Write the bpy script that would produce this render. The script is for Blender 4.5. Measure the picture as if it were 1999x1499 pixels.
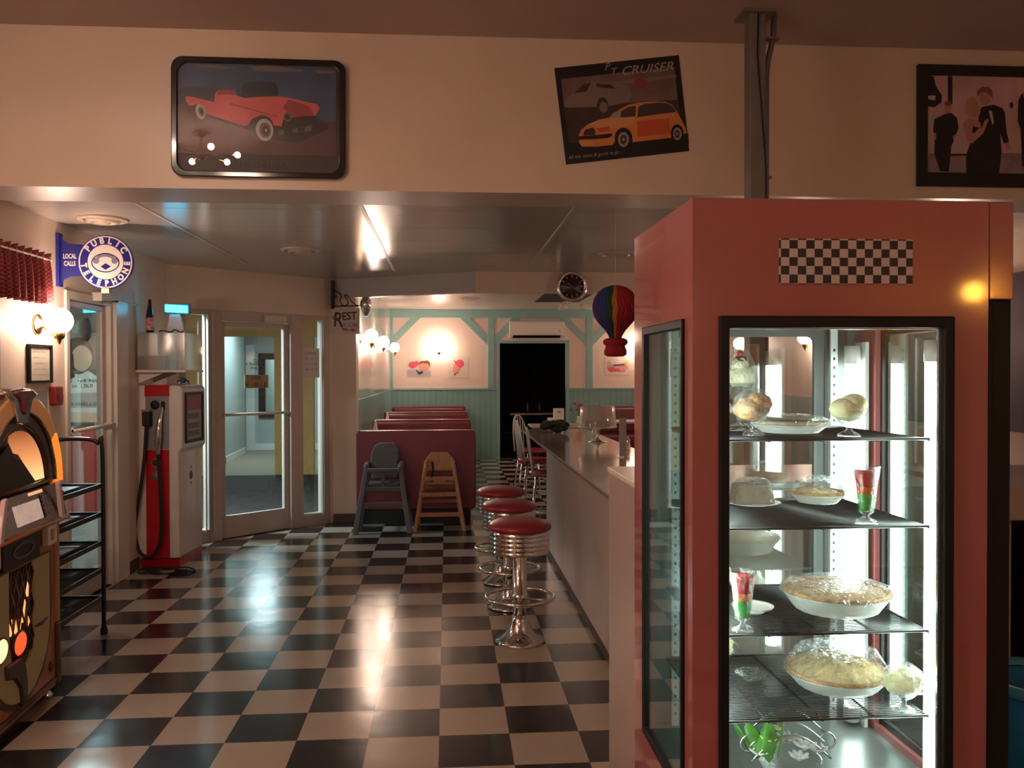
import bpy, bmesh, math, random
from mathutils import Vector, Matrix
random.seed(7)
PI = math.pi
SC = bpy.context.scene
COL = SC.collection
for o in list(bpy.data.objects): bpy.data.objects.remove(o)

# ---------------------------------------------------------------- camera
F_PX, PITCH, YAW, ROLL, CAMZ = 1687.7, 0.0135, 0.0752, -0.0024, 1.578
_cp, _sp, _cy, _sy = math.cos(PITCH), math.sin(PITCH), math.cos(YAW), math.sin(YAW)
FWD = Vector((_sy*_cp, _cy*_cp, -_sp)); _R = Vector((_cy, -_sy, 0)); _U = _R.cross(FWD)
_cr, _sr = math.cos(ROLL), math.sin(ROLL)
RGT = _R*_cr + _U*_sr; UPV = _U*_cr - _R*_sr
EYE = Vector((0, 0, CAMZ))
cam_d = bpy.data.cameras.new('camera'); cam = bpy.data.objects.new('camera', cam_d); COL.objects.link(cam)
cam_d.sensor_fit = 'HORIZONTAL'; cam_d.sensor_width = 36.0; cam_d.lens = 36.0*F_PX/1999.0
cam_d.clip_start = 0.05; cam_d.clip_end = 100
Mx = Matrix.Identity(4)
for r in range(3): Mx[r][0] = RGT[r]; Mx[r][1] = UPV[r]; Mx[r][2] = -FWD[r]; Mx[r][3] = EYE[r]
cam.matrix_world = Mx
SC.camera = cam
# ---------------------------------------------------------------- world, exposure
w = bpy.data.worlds.new('world'); SC.world = w; w.use_nodes = True
w.node_tree.nodes['Background'].inputs[0].default_value = (0.05, 0.04, 0.05, 1)
w.node_tree.nodes['Background'].inputs[1].default_value = 0.3
SC.view_settings.view_transform = 'Standard'; SC.view_settings.look = 'None'
SC.view_settings.exposure = 1.15; SC.view_settings.gamma = 1.0; SC.view_settings.use_curve_mapping = False
# strengths of the lamps, a few added unseen globes included (globes and tubes are real emitting meshes)
WARM = (1.0, 0.73, 0.58); COOL = (0.72, 0.93, 1.0); TUBE = (0.80, 1.0, 0.93); AMBER = (1.0, 0.45, 0.06)
S_GLOBE, S_NEAR, S_TUBE, S_HALL, S_AMBER = 35, 92, 10, 9, 22
def area(name, loc, rot, sx, sy, power, color):
    l = bpy.data.lights.new(name, 'AREA'); l.shape = 'RECTANGLE'; l.size = sx; l.size_y = sy
    l.energy = power; l.color = color
    o = bpy.data.objects.new(name, l); o.location = loc; o.rotation_euler = rot; COL.objects.link(o); return o
# ceiling panels of the near room (behind the camera), each in its own fixture further down
area('room_panel_light', (-1.65, 1.1, 3.165), (0, 0, 0), 0.26, 0.26, 22, (1.0, 0.68, 0.5))
area('hall_panel_light', (-3.2, 15.6, 2.5), (0, 0, 0), 0.6, 1.2, 30, COOL)
area('entry_panel_light', (-3.35, 8.3, 2.5), (0, 0, 0), 0.6, 0.6, 120, COOL)

def at(px, py, X=None, Y=None, Z=None, pl=None):
    """point where the sight line of a photo pixel meets a plane of the place"""
    d = FWD + RGT*((px-999.5)/F_PX) - UPV*((py-749.5)/F_PX)
    if X is not None: t = (X-EYE.x)/d.x
    elif Y is not None: t = (Y-EYE.y)/d.y
    elif Z is not None: t = (Z-EYE.z)/d.z
    else: t = (Vector(pl[0])-EYE).dot(Vector(pl[1]))/d.dot(Vector(pl[1]))
    return EYE + d*t

# ---------------------------------------------------------------- materials
MATS = {}
def mat(name, col=(0.8, 0.8, 0.8), rough=0.5, metal=0.0, spec=0.5, emit=None, es=0.0, var=0.0, vscale=8.0,
        bump=0.0, bscale=60.0, coat=0.0, trans=0.0, alpha=1.0, sss=0.0, stretch=None):
    if name in MATS: return MATS[name]
    m = bpy.data.materials.new(name); m.use_nodes = True; nt = m.node_tree; N = nt.nodes; L = nt.links
    b = N['Principled BSDF']
    b.inputs['Base Color'].default_value = (*col, 1); b.inputs['Roughness'].default_value = rough
    b.inputs['Metallic'].default_value = metal; b.inputs['Specular IOR Level'].default_value = spec
    b.inputs['Coat Weight'].default_value = coat; b.inputs['Coat Roughness'].default_value = 0.05
    b.inputs['Transmission Weight'].default_value = trans; b.inputs['Alpha'].default_value = alpha
    if sss: b.inputs['Subsurface Weight'].default_value = sss; b.inputs['Subsurface Scale'].default_value = 0.01
    if emit: b.inputs['Emission Color'].default_value = (*emit, 1); b.inputs['Emission Strength'].default_value = es
    if var or bump:
        tc = N.new('ShaderNodeTexCoord'); mp = N.new('ShaderNodeMapping'); L.new(tc.outputs['Object'], mp.inputs[0])
        if stretch: mp.inputs['Scale'].default_value = stretch
    if var:
        n = N.new('ShaderNodeTexNoise'); n.inputs['Scale'].default_value = vscale; n.inputs['Detail'].default_value = 5
        L.new(mp.outputs[0], n.inputs['Vector'])
        r = N.new('ShaderNodeValToRGB'); L.new(n.outputs['Fac'], r.inputs[0])
        r.color_ramp.elements[0].position = 0.3; r.color_ramp.elements[1].position = 0.7
        r.color_ramp.elements[0].color = (*[max(0, c*(1-var)) for c in col], 1)
        r.color_ramp.elements[1].color = (*[min(1, c*(1+var)) for c in col], 1)
        L.new(r.outputs[0], b.inputs['Base Color'])
    if bump:
        n2 = N.new('ShaderNodeTexNoise'); n2.inputs['Scale'].default_value = bscale; n2.inputs['Detail'].default_value = 3
        L.new(mp.outputs[0], n2.inputs['Vector'])
        bp = N.new('ShaderNodeBump'); bp.inputs['Strength'].default_value = bump; bp.inputs['Distance'].default_value = 0.01
        L.new(n2.outputs['Fac'], bp.inputs['Height']); L.new(bp.outputs[0], b.inputs['Normal'])
    MATS[name] = m; return m

def emis(name, col, s):
    if name in MATS: return MATS[name]
    m = bpy.data.materials.new(name); m.use_nodes = True; nt = m.node_tree; nt.nodes.clear()
    e = nt.nodes.new('ShaderNodeEmission'); e.inputs[0].default_value = (*col, 1); e.inputs[1].default_value = s
    o = nt.nodes.new('ShaderNodeOutputMaterial'); nt.links.new(e.outputs[0], o.inputs[0]); MATS[name] = m; return m

def pane(name, tint=(0.95, 0.98, 0.97), gloss=0.08, rough=0.02, bump=0.0, bscale=20, milk=0.0, milkcol=(0.9, 0.9, 0.88)):
    """thin clear sheet: see-through with a fresnel reflection, optionally crinkled or cloudy"""
    if name in MATS: return MATS[name]
    m = bpy.data.materials.new(name); m.use_nodes = True; nt = m.node_tree; N = nt.nodes; L = nt.links; N.clear()
    tr = N.new('ShaderNodeBsdfTransparent'); tr.inputs[0].default_value = (*tint, 1)
    gl = N.new('ShaderNodeBsdfGlossy'); gl.inputs['Roughness'].default_value = rough; gl.inputs[0].default_value = (1, 1, 1, 1)
    lw = N.new('ShaderNodeLayerWeight'); lw.inputs['Blend'].default_value = 0.5     # Facing = 1 - |cos|, the same on both faces
    pw = N.new('ShaderNodeMath'); pw.operation = 'POWER'; pw.inputs[1].default_value = 4.0; L.new(lw.outputs['Facing'], pw.inputs[0])
    ad = N.new('ShaderNodeMath'); ad.operation = 'MULTIPLY_ADD'; ad.inputs[1].default_value = 0.75; ad.inputs[2].default_value = 0.03+gloss; ad.use_clamp = True
    L.new(pw.outputs[0], ad.inputs[0])
    mx = N.new('ShaderNodeMixShader'); L.new(ad.outputs[0], mx.inputs[0]); L.new(tr.outputs[0], mx.inputs[1]); L.new(gl.outputs[0], mx.inputs[2])
    last = mx
    if milk:
        df = N.new('ShaderNodeBsdfDiffuse'); df.inputs[0].default_value = (*milkcol, 1)
        m2 = N.new('ShaderNodeMixShader'); m2.inputs[0].default_value = milk
        L.new(mx.outputs[0], m2.inputs[1]); L.new(df.outputs[0], m2.inputs[2]); last = m2
    if bump:
        tc = N.new('ShaderNodeTexCoord'); n2 = N.new('ShaderNodeTexNoise'); n2.inputs['Scale'].default_value = bscale
        n2.inputs['Detail'].default_value = 4; n2.inputs['Distortion'].default_value = 1.5
        L.new(tc.outputs['Object'], n2.inputs['Vector'])
        bp = N.new('ShaderNodeBump'); bp.inputs['Strength'].default_value = bump; bp.inputs['Distance'].default_value = 0.02
        L.new(n2.outputs['Fac'], bp.inputs['Height']); L.new(bp.outputs[0], gl.inputs['Normal'])
        L.new(bp.outputs[0], lw.inputs['Normal'])
    o = N.new('ShaderNodeOutputMaterial'); L.new(last.outputs[0], o.inputs[0]); MATS[name] = m; return m

def checker(name, c1, c2, size, off=(0, 0), rough=0.15, axes='xy', bump=0.0, wear=0.12):
    """checks laid in the object's own (= world) coordinates; each tile a little different, with a fine joint"""
    m = bpy.data.materials.new(name); m.use_nodes = True; nt = m.node_tree; N = nt.nodes; L = nt.links
    b = N['Principled BSDF']; tc = N.new('ShaderNodeTexCoord'); sp = N.new('ShaderNodeSeparateXYZ'); L.new(tc.outputs['Object'], sp.inputs[0])
    def mt(op, a, bb=None):
        n = N.new('ShaderNodeMath'); n.operation = op
        for i, x in enumerate((a, bb)):
            if x is None: continue
            if isinstance(x, (int, float)): n.inputs[i].default_value = x
            else: L.new(x, n.inputs[i])
        return n.outputs[0]
    u = mt('DIVIDE', mt('SUBTRACT', sp.outputs[axes[0].upper()], off[0]), size)
    v = mt('DIVIDE', mt('SUBTRACT', sp.outputs[axes[1].upper()], off[1]), size)
    fu, fv = mt('FLOOR', u), mt('FLOOR', v)
    par = mt('FLOORED_MODULO', mt('ADD', fu, fv), 2.0)
    cb = N.new('ShaderNodeCombineXYZ'); L.new(fu, cb.inputs[0]); L.new(fv, cb.inputs[1])
    wn = N.new('ShaderNodeTexWhiteNoise'); L.new(cb.outputs[0], wn.inputs['Vector'])
    ns = N.new('ShaderNodeTexNoise'); ns.inputs['Scale'].default_value = 3.0; ns.inputs['Detail'].default_value = 6; L.new(tc.outputs['Object'], ns.inputs['Vector'])
    mx = N.new('ShaderNodeMix'); mx.data_type = 'RGBA'; L.new(par, mx.inputs[0])
    mx.inputs[6].default_value = (*c1, 1); mx.inputs[7].default_value = (*c2, 1)
    hs = N.new('ShaderNodeHueSaturation'); L.new(mx.outputs[2], hs.inputs['Color'])
    k = mt('ADD', mt('MULTIPLY', wn.outputs[0], wear), mt('ADD', mt('MULTIPLY', ns.outputs['Fac'], wear*1.6), 1-wear*1.3))
    # joint lines
    def edge(x):
        fr = mt('FRACT', x); return mt('MINIMUM', fr, mt('SUBTRACT', 1.0, fr))
    e = mt('MINIMUM', edge(u), edge(v)); jl = mt('LESS_THAN', e, 0.004 if wear else -1)
    k2 = mt('MULTIPLY', k, mt('SUBTRACT', 1.0, mt('MULTIPLY', jl, 0.35)))
    L.new(k2, hs.inputs['Value']); L.new(hs.outputs[0], b.inputs['Base Color'])
    r = mt('ADD', mt('MULTIPLY', ns.outputs['Fac'], 0.10), rough-0.05); L.new(r, b.inputs['Roughness'])
    if bump:
        n2 = N.new('ShaderNodeTexNoise'); n2.inputs['Scale'].default_value = 7; n2.inputs['Detail'].default_value = 2; L.new(tc.outputs['Object'], n2.inputs['Vector'])
        bp = N.new('ShaderNodeBump'); bp.inputs['Strength'].default_value = bump; bp.inputs['Distance'].default_value = 0.01
        L.new(n2.outputs['Fac'], bp.inputs['Height']); L.new(bp.outputs[0], b.inputs['Normal'])
    MATS[name] = m; return m

def boards(name, col, size, axis='x', rough=0.35, off=0.0, depth=0.5, coat=0.0):
    """painted boarding: a groove every `size` along the axis"""
    m = bpy.data.materials.new(name); m.use_nodes = True; nt = m.node_tree; N = nt.nodes; L = nt.links
    b = N['Principled BSDF']; b.inputs['Roughness'].default_value = rough; b.inputs['Coat Weight'].default_value = coat
    tc = N.new('ShaderNodeTexCoord'); sp = N.new('ShaderNodeSeparateXYZ'); L.new(tc.outputs['Object'], sp.inputs[0])
    def mt(op, a, bb=None):
        n = N.new('ShaderNodeMath'); n.operation = op
        for i, x in enumerate((a, bb)):
            if x is None: continue
            if isinstance(x, (int, float)): n.inputs[i].default_value = x
            else: L.new(x, n.inputs[i])
        return n.outputs[0]
    fr = mt('FRACT', mt('ADD', mt('DIVIDE', sp.outputs[axis.upper()], size), off))
    e = mt('MINIMUM', fr, mt('SUBTRACT', 1.0, fr)); e = mt('MINIMUM', mt('MULTIPLY', e, size/0.006), 1.0)
    bp = N.new('ShaderNodeBump'); bp.inputs['Strength'].default_value = depth; bp.inputs['Distance'].default_value = 0.004; L.new(e, bp.inputs['Height'])
    L.new(bp.outputs[0], b.inputs['Normal'])
    mx = N.new('ShaderNodeMix'); mx.data_type = 'RGBA'; L.new(e, mx.inputs[0])
    mx.inputs[6].default_value = (*[c*0.55 for c in col], 1); mx.inputs[7].default_value = (*col, 1); L.new(mx.outputs[2], b.inputs['Base Color'])
    MATS[name] = m; return m

FT = 0.3048; TX = -0.0383; TY = 3.7485
M_floor = checker('floor_tiles', (0.38, 0.315, 0.255), (0.017, 0.016, 0.017), FT, (TX, TY), 0.18, bump=0.10)
M_wall = mat('cream_wall_paint', (0.74, 0.60, 0.49), 0.55, var=0.04, vscale=2, bump=0.03, bscale=120)
M_wallg = mat('glossy_cream_paint', (0.62, 0.49, 0.39), 0.35, var=0.04, vscale=2)
M_nceil = mat('near_ceiling_paint', (0.46, 0.35, 0.31), 0.6, var=0.05, vscale=2)
M_pceil = mat('panel_ceiling', (0.42, 0.36, 0.32), 0.2, var=0.04, vscale=1.5, bump=0.05, bscale=3, spec=0.7)
M_pink = mat('pink_wall_paint', (0.84, 0.66, 0.57), 0.5, var=0.03, vscale=3)
M_teal = mat('teal_trim_paint', (0.26, 0.46, 0.45), 0.4, var=0.05, vscale=6)
M_bead = boards('teal_beadboard_back', (0.21, 0.40, 0.38), 0.10, 'x', 0.35)
M_beady = boards('teal_beadboard_side', (0.21, 0.40, 0.38), 0.10, 'y', 0.3)
M_gbead = boards('grey_gloss_boards', (0.45, 0.50, 0.46), 0.30, 'y', 0.22, coat=0.4)
M_bceil = boards('plank_ceiling', (0.60, 0.50, 0.44), 0.45, 'y', 0.3)
M_alu = mat('almond_door_frame', (0.50, 0.41, 0.36), 0.4, var=0.03)
M_alul = mat('pale_frame_trim', (0.65, 0.58, 0.50), 0.35)
M_black = mat('black_paint', (0.006, 0.006, 0.007), 0.5, spec=0.3)
M_blackm = mat('black_matt', (0.012, 0.011, 0.011), 0.7)
M_wire = mat('black_wire', (0.012, 0.011, 0.012), 0.3, spec=0.6)
M_chrome = mat('chrome', (0.78, 0.77, 0.76), 0.08, 1.0)
M_steel = mat('grey_steel', (0.20, 0.18, 0.17), 0.5, 0.4, var=0.1)
M_brass = mat('brass', (0.75, 0.48, 0.20), 0.22, 1.0)
M_white = mat('white_enamel', (0.80, 0.75, 0.70), 0.3)
M_glass = pane('window_glass', (0.90, 0.95, 0.94), 0.03)
M_clear = pane('clear_case_glass', (0.97, 0.99, 0.98), 0.02, 0.01)
M_globe = emis('lit_globe', WARM, S_GLOBE)
M_red = mat('red_enamel', (0.50, 0.015, 0.025), 0.25, coat=0.5)
M_vinyl = mat('red_vinyl', (0.27, 0.022, 0.040), 0.32, spec=0.6, bump=0.05, bscale=300)
M_vinylb = mat('booth_vinyl', (0.18, 0.028, 0.040), 0.35, spec=0.6, bump=0.05, bscale=300)
M_paper = mat('white_paper', (0.75, 0.72, 0.68), 0.6)

# ---------------------------------------------------------------- mesh helpers
class MB:
    def __init__(s, T=None):
        s.v, s.f, s.m, s.s = [], [], [], []; s.T = T or Matrix.Identity(4); s.mi = 0
    def add(s, vs, fs, smooth=False):
        b = len(s.v); s.v += [tuple(s.T @ Vector(v)) for v in vs]
        s.f += [tuple(b+i for i in f) for f in fs]; s.m += [s.mi]*len(fs); s.s += [smooth]*len(fs); return s
    def box(s, x0, x1, y0, y1, z0, z1):
        vs = [(x, y, z) for z in (z0, z1) for y in (y0, y1) for x in (x0, x1)]
        return s.add(vs, [(0, 2, 3, 1), (4, 5, 7, 6), (0, 1, 5, 4), (2, 6, 7, 3), (0, 4, 6, 2), (1, 3, 7, 5)])
    def tube(s, pts, r, n=10, closed=False, caps=True, flat=1.0, sm=0):
        if sm:      # rounded path through the given points
            q = [Vector(p) for p in pts]; rr = list(r) if isinstance(r, (list, tuple)) else [r]*len(q); out, ro = [], []
            for i in range(len(q)-1):
                p0, p1, p2, p3 = q[max(i-1, 0)], q[i], q[i+1], q[min(i+2, len(q)-1)]
                for k_ in range(sm):
                    t = k_/sm; out.append(0.5*((2*p1)+(p2-p0)*t+(2*p0-5*p1+4*p2-p3)*t*t+(3*p1-p0-3*p2+p3)*t*t*t)); ro.append(rr[i]*(1-t)+rr[i+1]*t)
            out.append(q[-1]); ro.append(rr[-1]); pts, r = out, ro
        P = [Vector(p) for p in pts]; k = len(P); R = r if isinstance(r, (list, tuple)) else [r]*k
        tang = []
        for i in range(k):
            a = P[(i-1) % k] if (closed or i > 0) else P[i]; b = P[(i+1) % k] if (closed or i < k-1) else P[i]
            t = (b-a); tang.append(t.normalized() if t.length > 1e-9 else Vector((0, 0, 1)))
        u = tang[0].orthogonal().normalized(); vs = []
        if abs(tang[0].z) < 0.9: u = tang[0].cross(Vector((0, 0, 1))).normalized()
        for i in range(k):
            u = (u - tang[i]*u.dot(tang[i]))
            u = u.normalized() if u.length > 1e-6 else tang[i].orthogonal().normalized()
            q = tang[i].cross(u)
            for j in range(n):
                a = 2*PI*j/n; vs.append(P[i] + (u*math.cos(a) + q*math.sin(a)*flat)*R[i])
        fs = []
        for i in range(k if closed else k-1):
            i2 = (i+1) % k
            for j in range(n):
                j2 = (j+1) % n; fs.append((i*n+j, i*n+j2, i2*n+j2, i2*n+j))
        if caps and not closed: fs += [tuple(range(n))[::-1], tuple((k-1)*n+j for j in range(n))]
        return s.add(vs, fs, True)
    def lathe(s, prof, c=(0, 0, 0), n=32, axis='z', sc=(1, 1), flute=0, famp=0.0):
        vs, idx = [], []
        for r, z in prof:
            if r < 1e-6: idx.append([len(vs)]); vs.append((0, 0, z)); continue
            row = []
            for j in range(n):
                a = 2*PI*j/n; rr = r*(1+famp*math.cos(flute*a)) if flute else r
                row.append(len(vs)); vs.append((rr*math.cos(a)*sc[0], rr*math.sin(a)*sc[1], z))
            idx.append(row)
        fs = []
        for a, b in zip(idx, idx[1:]):
            if len(a) == 1 and len(b) == 1: continue
            for j in range(n):
                j2 = (j+1) % n
                if len(a) == 1: fs.append((a[0], b[j2], b[j]))
                elif len(b) == 1: fs.append((a[j], a[j2], b[0]))
                else: fs.append((a[j], a[j2], b[j2], b[j]))
        if axis == 'x': vs = [(z, x, y) for x, y, z in vs]
        elif axis == '-x': vs = [(-z, x, y) for x, y, z in vs]
        elif axis == 'y': vs = [(x, z, y) for x, y, z in vs]
        elif axis == '-y': vs = [(x, -z, y) for x, y, z in vs]
        vs = [(x+c[0], y+c[1], z+c[2]) for x, y, z in vs]
        return s.add(vs, fs, True)
    def ball(s, c, r, n=20, sc=(1, 1, 1), lump=0.0, seed=0):
        rnd = random.Random(seed); m = n//2; vs = []; ph = [rnd.uniform(0, 6) for _ in range(6)]
        for i in range(m+1):
            t = PI*i/m
            for j in range(n):
                a = 2*PI*j/n
                k = 1 + lump*(math.sin(3*a+ph[0])*math.sin(4*t+ph[1]) + 0.6*math.sin(7*a+ph[2])*math.sin(6*t+ph[3])*math.sin(t) + 0.4*math.sin(11*t+ph[4]))
                if i in (0, m): k = 1
                vs.append((c[0]+r*k*sc[0]*math.sin(t)*math.cos(a), c[1]+r*k*sc[1]*math.sin(t)*math.sin(a), c[2]+r*k*sc[2]*math.cos(t)))
        fs = [(i*n+j, (i+1)*n+j, (i+1)*n+(j+1) % n, i*n+(j+1) % n) for i in range(m) for j in range(n)]
        return s.add(vs, fs, True)
    def prism(s, poly, a, b, axis='y', smooth=False):
        k = len(poly)
        f = {'y': lambda p, q: (p[0], q, p[1]), 'x': lambda p, q: (q, p[0], p[1]), 'z': lambda p, q: (p[0], p[1], q)}[axis]
        vs = [f(p, a) for p in poly] + [f(p, b) for p in poly]
        s.add(vs, [tuple(range(k))[::-1], tuple(range(k, 2*k))])
        b0 = len(s.v)-2*k
        for i in range(k):
            j = (i+1) % k; s.f.append((b0+i, b0+j, b0+k+j, b0+k+i)); s.m.append(s.mi); s.s.append(smooth)
        return s
    def flat(s, poly, d=0.0):
        """a printed shape: polygon in the (x, z) plane at y = -d"""
        return s.add([(p[0], -d, p[1]) for p in poly], [tuple(range(len(poly)))])
    def ring(s, outer, inner, a, b, axis='y', smooth=False):
        """band between two outlines with the same number of points, extruded"""
        k = len(outer)
        f = {'y': lambda p, q: (p[0], q, p[1]), 'x': lambda p, q: (q, p[0], p[1]), 'z': lambda p, q: (p[0], p[1], q)}[axis]
        vs = [f(p, a) for p in outer]+[f(p, a) for p in inner]+[f(p, b) for p in outer]+[f(p, b) for p in inner]
        fs = []
        for i in range(k):
            j = (i+1) % k
            fs += [(i, j, k+j, k+i), (2*k+i, 3*k+i, 3*k+j, 2*k+j), (i, 2*k+i, 2*k+j, j), (k+i, k+j, 3*k+j, 3*k+i)]
        return s.add(vs, fs, smooth)
    def text(s, txt, size, x=0, z=0, d=0.001, align='CENTER', shear=0.0, ang=0.0, sx=1.0, bold=0.0, thick=0.0):
        cu = bpy.data.curves.new('t', 'FONT'); cu.body = txt; cu.size = size; cu.align_x = align; cu.align_y = 'CENTER'
        cu.shear = shear; cu.offset = bold; cu.resolution_u = 3; cu.extrude = thick
        ob = bpy.data.objects.new('t', cu); COL.objects.link(ob); bpy.context.view_layer.update()
        me = ob.evaluated_get(bpy.context.evaluated_depsgraph_get()).to_mesh()
        ca, sa = math.cos(ang), math.sin(ang)
        vs = [(x+(v.co.x*sx*ca - v.co.y*sa), -d-v.co.z, z+(v.co.x*sx*sa+v.co.y*ca)) for v in me.vertices]
        fs = [tuple(p.vertices) for p in me.polygons]
        s.add(vs, fs); bpy.data.objects.remove(ob); bpy.data.curves.remove(cu); return s
    def build(s, name, mats, parent=None, bevel=0.0, seg=2, origin=True, world=False, subd=0):
        me = bpy.data.meshes.new(name)
        v = s.v
        if parent is not None and world:
            r = parent
            while r.parent: r = r.parent
            inv = r.matrix_basis.inverted(); v = [tuple(inv @ Vector(p)) for p in v]
        loc = Vector((0, 0, 0))
        if parent is None and origin:
            xs, ys, zs = zip(*v); loc = Vector(((min(xs)+max(xs))/2, (min(ys)+max(ys))/2, min(zs)))
            v = [tuple(Vector(p)-loc) for p in v]
        me.from_pydata(v, [], s.f)
        if not isinstance(mats, (list, tuple)): mats = [mats]
        for mm in mats: me.materials.append(mm)
        me.polygons.foreach_set('material_index', s.m); me.polygons.foreach_set('use_smooth', s.s)
        bm = bmesh.new(); bm.from_mesh(me); bmesh.ops.recalc_face_normals(bm, faces=bm.faces); bm.to_mesh(me); bm.free()
        o = bpy.data.objects.new(name, me); COL.objects.link(o); o.location = loc
        if parent is not None: o.parent = parent
        if bevel:
            md = o.modifiers.new('bevel', 'BEVEL'); md.width = bevel; md.segments = seg; md.limit_method = 'ANGLE'; md.angle_limit = 0.6
        if subd:
            md = o.modifiers.new('sub', 'SUBSURF'); md.levels = subd; md.render_levels = subd
        return o

def tag(o, label, cat, group=None):
    o['label'] = label; o['category'] = cat
    if group: o['group'] = group
    return o
def thing(name, label, cat, loc, rz=0.0, group=None, rot=None):
    o = bpy.data.objects.new(name, None); COL.objects.link(o); o.empty_display_size = 0.1
    o.location = loc; o.rotation_euler = rot or (0, 0, rz); return tag(o, label, cat, group)
def struct(o, label=None):
    o['kind'] = 'structure'
    if label: o['label'] = label
    return o
def dup(root, loc, rz=None, label=None, group=None):
    def cp(o, par):
        c = o.copy(); COL.objects.link(c)
        if par is not None: c.parent = par
        for ch in list(kids.get(o.name, [])): cp(ch, c)
        return c
    kids = {}
    for o in list(bpy.data.objects):
        if o.parent: kids.setdefault(o.parent.name, []).append(o)
    r = cp(root, None); r.location = loc
    if rz is not None: r.rotation_euler = (0, 0, rz)
    if label: r['label'] = label
    if group: r['group'] = group
    return r
def arc(cx, cz, r, a0, a1, n=24, ry=None):
    ry = ry or r
    return [(cx+r*math.cos(math.radians(a0+(a1-a0)*i/n)), cz+ry*math.sin(math.radians(a0+(a1-a0)*i/n))) for i in range(n+1)]
def rrect(x0, x1, z0, z1, r, n=6):
    return arc(x1-r, z1-r, r, 0, 90, n)+arc(x0+r, z1-r, r, 90, 180, n)+arc(x0+r, z0+r, r, 180, 270, n)+arc(x1-r, z0+r, r, 270, 360, n)
def circ(cx, cz, r, n=28, ry=None): return arc(cx, cz, r, 0, 360*(n-1)/n, n-1, ry)
def frameT(loc, xdir, up=(0, 0, 1)):
    """matrix whose x runs along xdir, z up; -y is the face turned to the viewer"""
    x = Vector(xdir).normalized(); z = Vector(up).normalized(); y = z.cross(x)
    M = Matrix.Identity(4)
    for i in range(3): M[i][0] = x[i]; M[i][1] = y[i]; M[i][2] = z[i]; M[i][3] = loc[i]
    return M
# ================================================================ THE SETTING
LW, RW, BK, CZ = -2.50, 4.0, 15.7, 2.556
A0, B0 = Vector((-2.5, 7.96, 0)), Vector((-1.2, 9.22, 0))
def S(name, mb, mats, **k): return struct(mb.build(name, mats, origin=False, **k))
S('floor', MB().prism([(LW, -3), (RW, -3), (RW, BK+0.1), (-1.0, BK+0.1), (-1.0, 9.45), (-1.2, 9.22), (-2.5, 7.96)], -0.1, 0, 'z'), M_floor)
M_carpet = mat('dark_carpet', (0.045, 0.034, 0.032), 0.95, var=0.5, vscale=14, bump=0.3, bscale=200)
M_tan = mat('tan_hall_floor', (0.30, 0.24, 0.17), 0.35, var=0.1)
S('floor', MB().prism([(-4.6, 4.6), (-2.6, 4.6), (-2.58, 7.99), (-1.26, 9.27), (-1.1, 9.45), (-1.1, 13.6), (-4.6, 13.6)], -0.1, -0.002, 'z'), M_carpet)
S('floor', MB().box(-4.6, -1.1, 13.6, 18.6, -0.1, -0.002), M_tan)
# left wall with its door opening
S('wall_left', MB().box(-2.6, LW, -3, 5.9, 0, 3.22).box(-2.6, LW, 5.9, 6.93, 2.13, 3.22).box(-2.6, LW, 6.93, 7.96, 0, 3.22), M_wall)
S('wall_front', MB().box(-2.6, 4.1, -3.1, -3, 0, 3.3), M_wall)
S('wall_right', MB().box(RW, 4.1, -3.1, 15.8, 0, 3.3), M_pink)
S('wall_header', MB().box(LW, RW, 4.2, 4.55, 2.45, 3.3), M_wallg)
S('ceiling', MB().box(-2.6, 4.1, -3.1, 4.2, 3.2, 3.3), M_nceil)
M_pc = boards('glossy_panel_ceiling', (0.52, 0.46, 0.41), 0.61, 'y', 0.20, off=0.35, depth=0.25, coat=0.0)
S('ceiling', MB().prism([(LW, 4.55), (RW, 4.55), (RW, 8.46), (0.28, 8.46), (-1.15, 9.28), (-2.5, 7.96)], CZ, CZ+0.06, 'z'), M_pc)
S('ceiling', MB().prism([(-1.0, 9.2), (0.25, 8.5), (RW, 8.5), (RW, BK), (-1.0, BK)], 2.72, 2.8, 'z'), M_bceil)
for i, x in enumerate((-1.78, -0.50, 0.765, 2.03)):
    S('trim_%d' % (i+1), MB().box(x-0.012, x+0.012, 4.56, 7.9 if x < -1 else 8.39, CZ-0.004, CZ), M_wallg)
# dropped beams in front of the booth room
d = (Vector((0.28, 8.4, 0))-B0).normalized(); nn = Vector((-d.y, d.x, 0))*0.12
S('wall_beam', MB().prism([(B0.x, B0.y), (0.28, 8.4), (0.28+nn.x, 8.4+nn.y), (B0.x+nn.x, B0.y+nn.y)], 2.36, 2.8, 'z'), mat('grey_white_paint', (0.58, 0.52, 0.50), 0.5))
S('wall_beam', MB().box(0.28, RW, 8.4, 8.52, 2.355, 2.8), M_wall)
S('wall_corner', MB().box(-1.2, -0.955, 9.22, 9.45, 0, 2.6), M_wall)
# angled storefront wall
TA = frameT(A0, B0-A0)
LA = (B0-A0).length
mb = MB(TA); mb.box(0, LA, 0, 0.1, 2.17, CZ+0.2); mb.box(0, 0.12, 0, 0.1, 0, 2.17); mb.box(1.76, LA, 0, 0.1, 0, 2.17); S('wall_back_left', mb, M_wall)
S('baseboard_left', MB().box(LW, LW+0.012, -3, 5.86, 0, 0.09).box(LW, LW+0.012, 6.97, 7.2, 0, 0.09), mat('brown_base', (0.09, 0.06, 0.05), 0.5))
S('baseboard_corner', MB().box(-1.2, -0.955, 9.208, 9.22, 0, 0.09), MATS['brown_base'])
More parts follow.
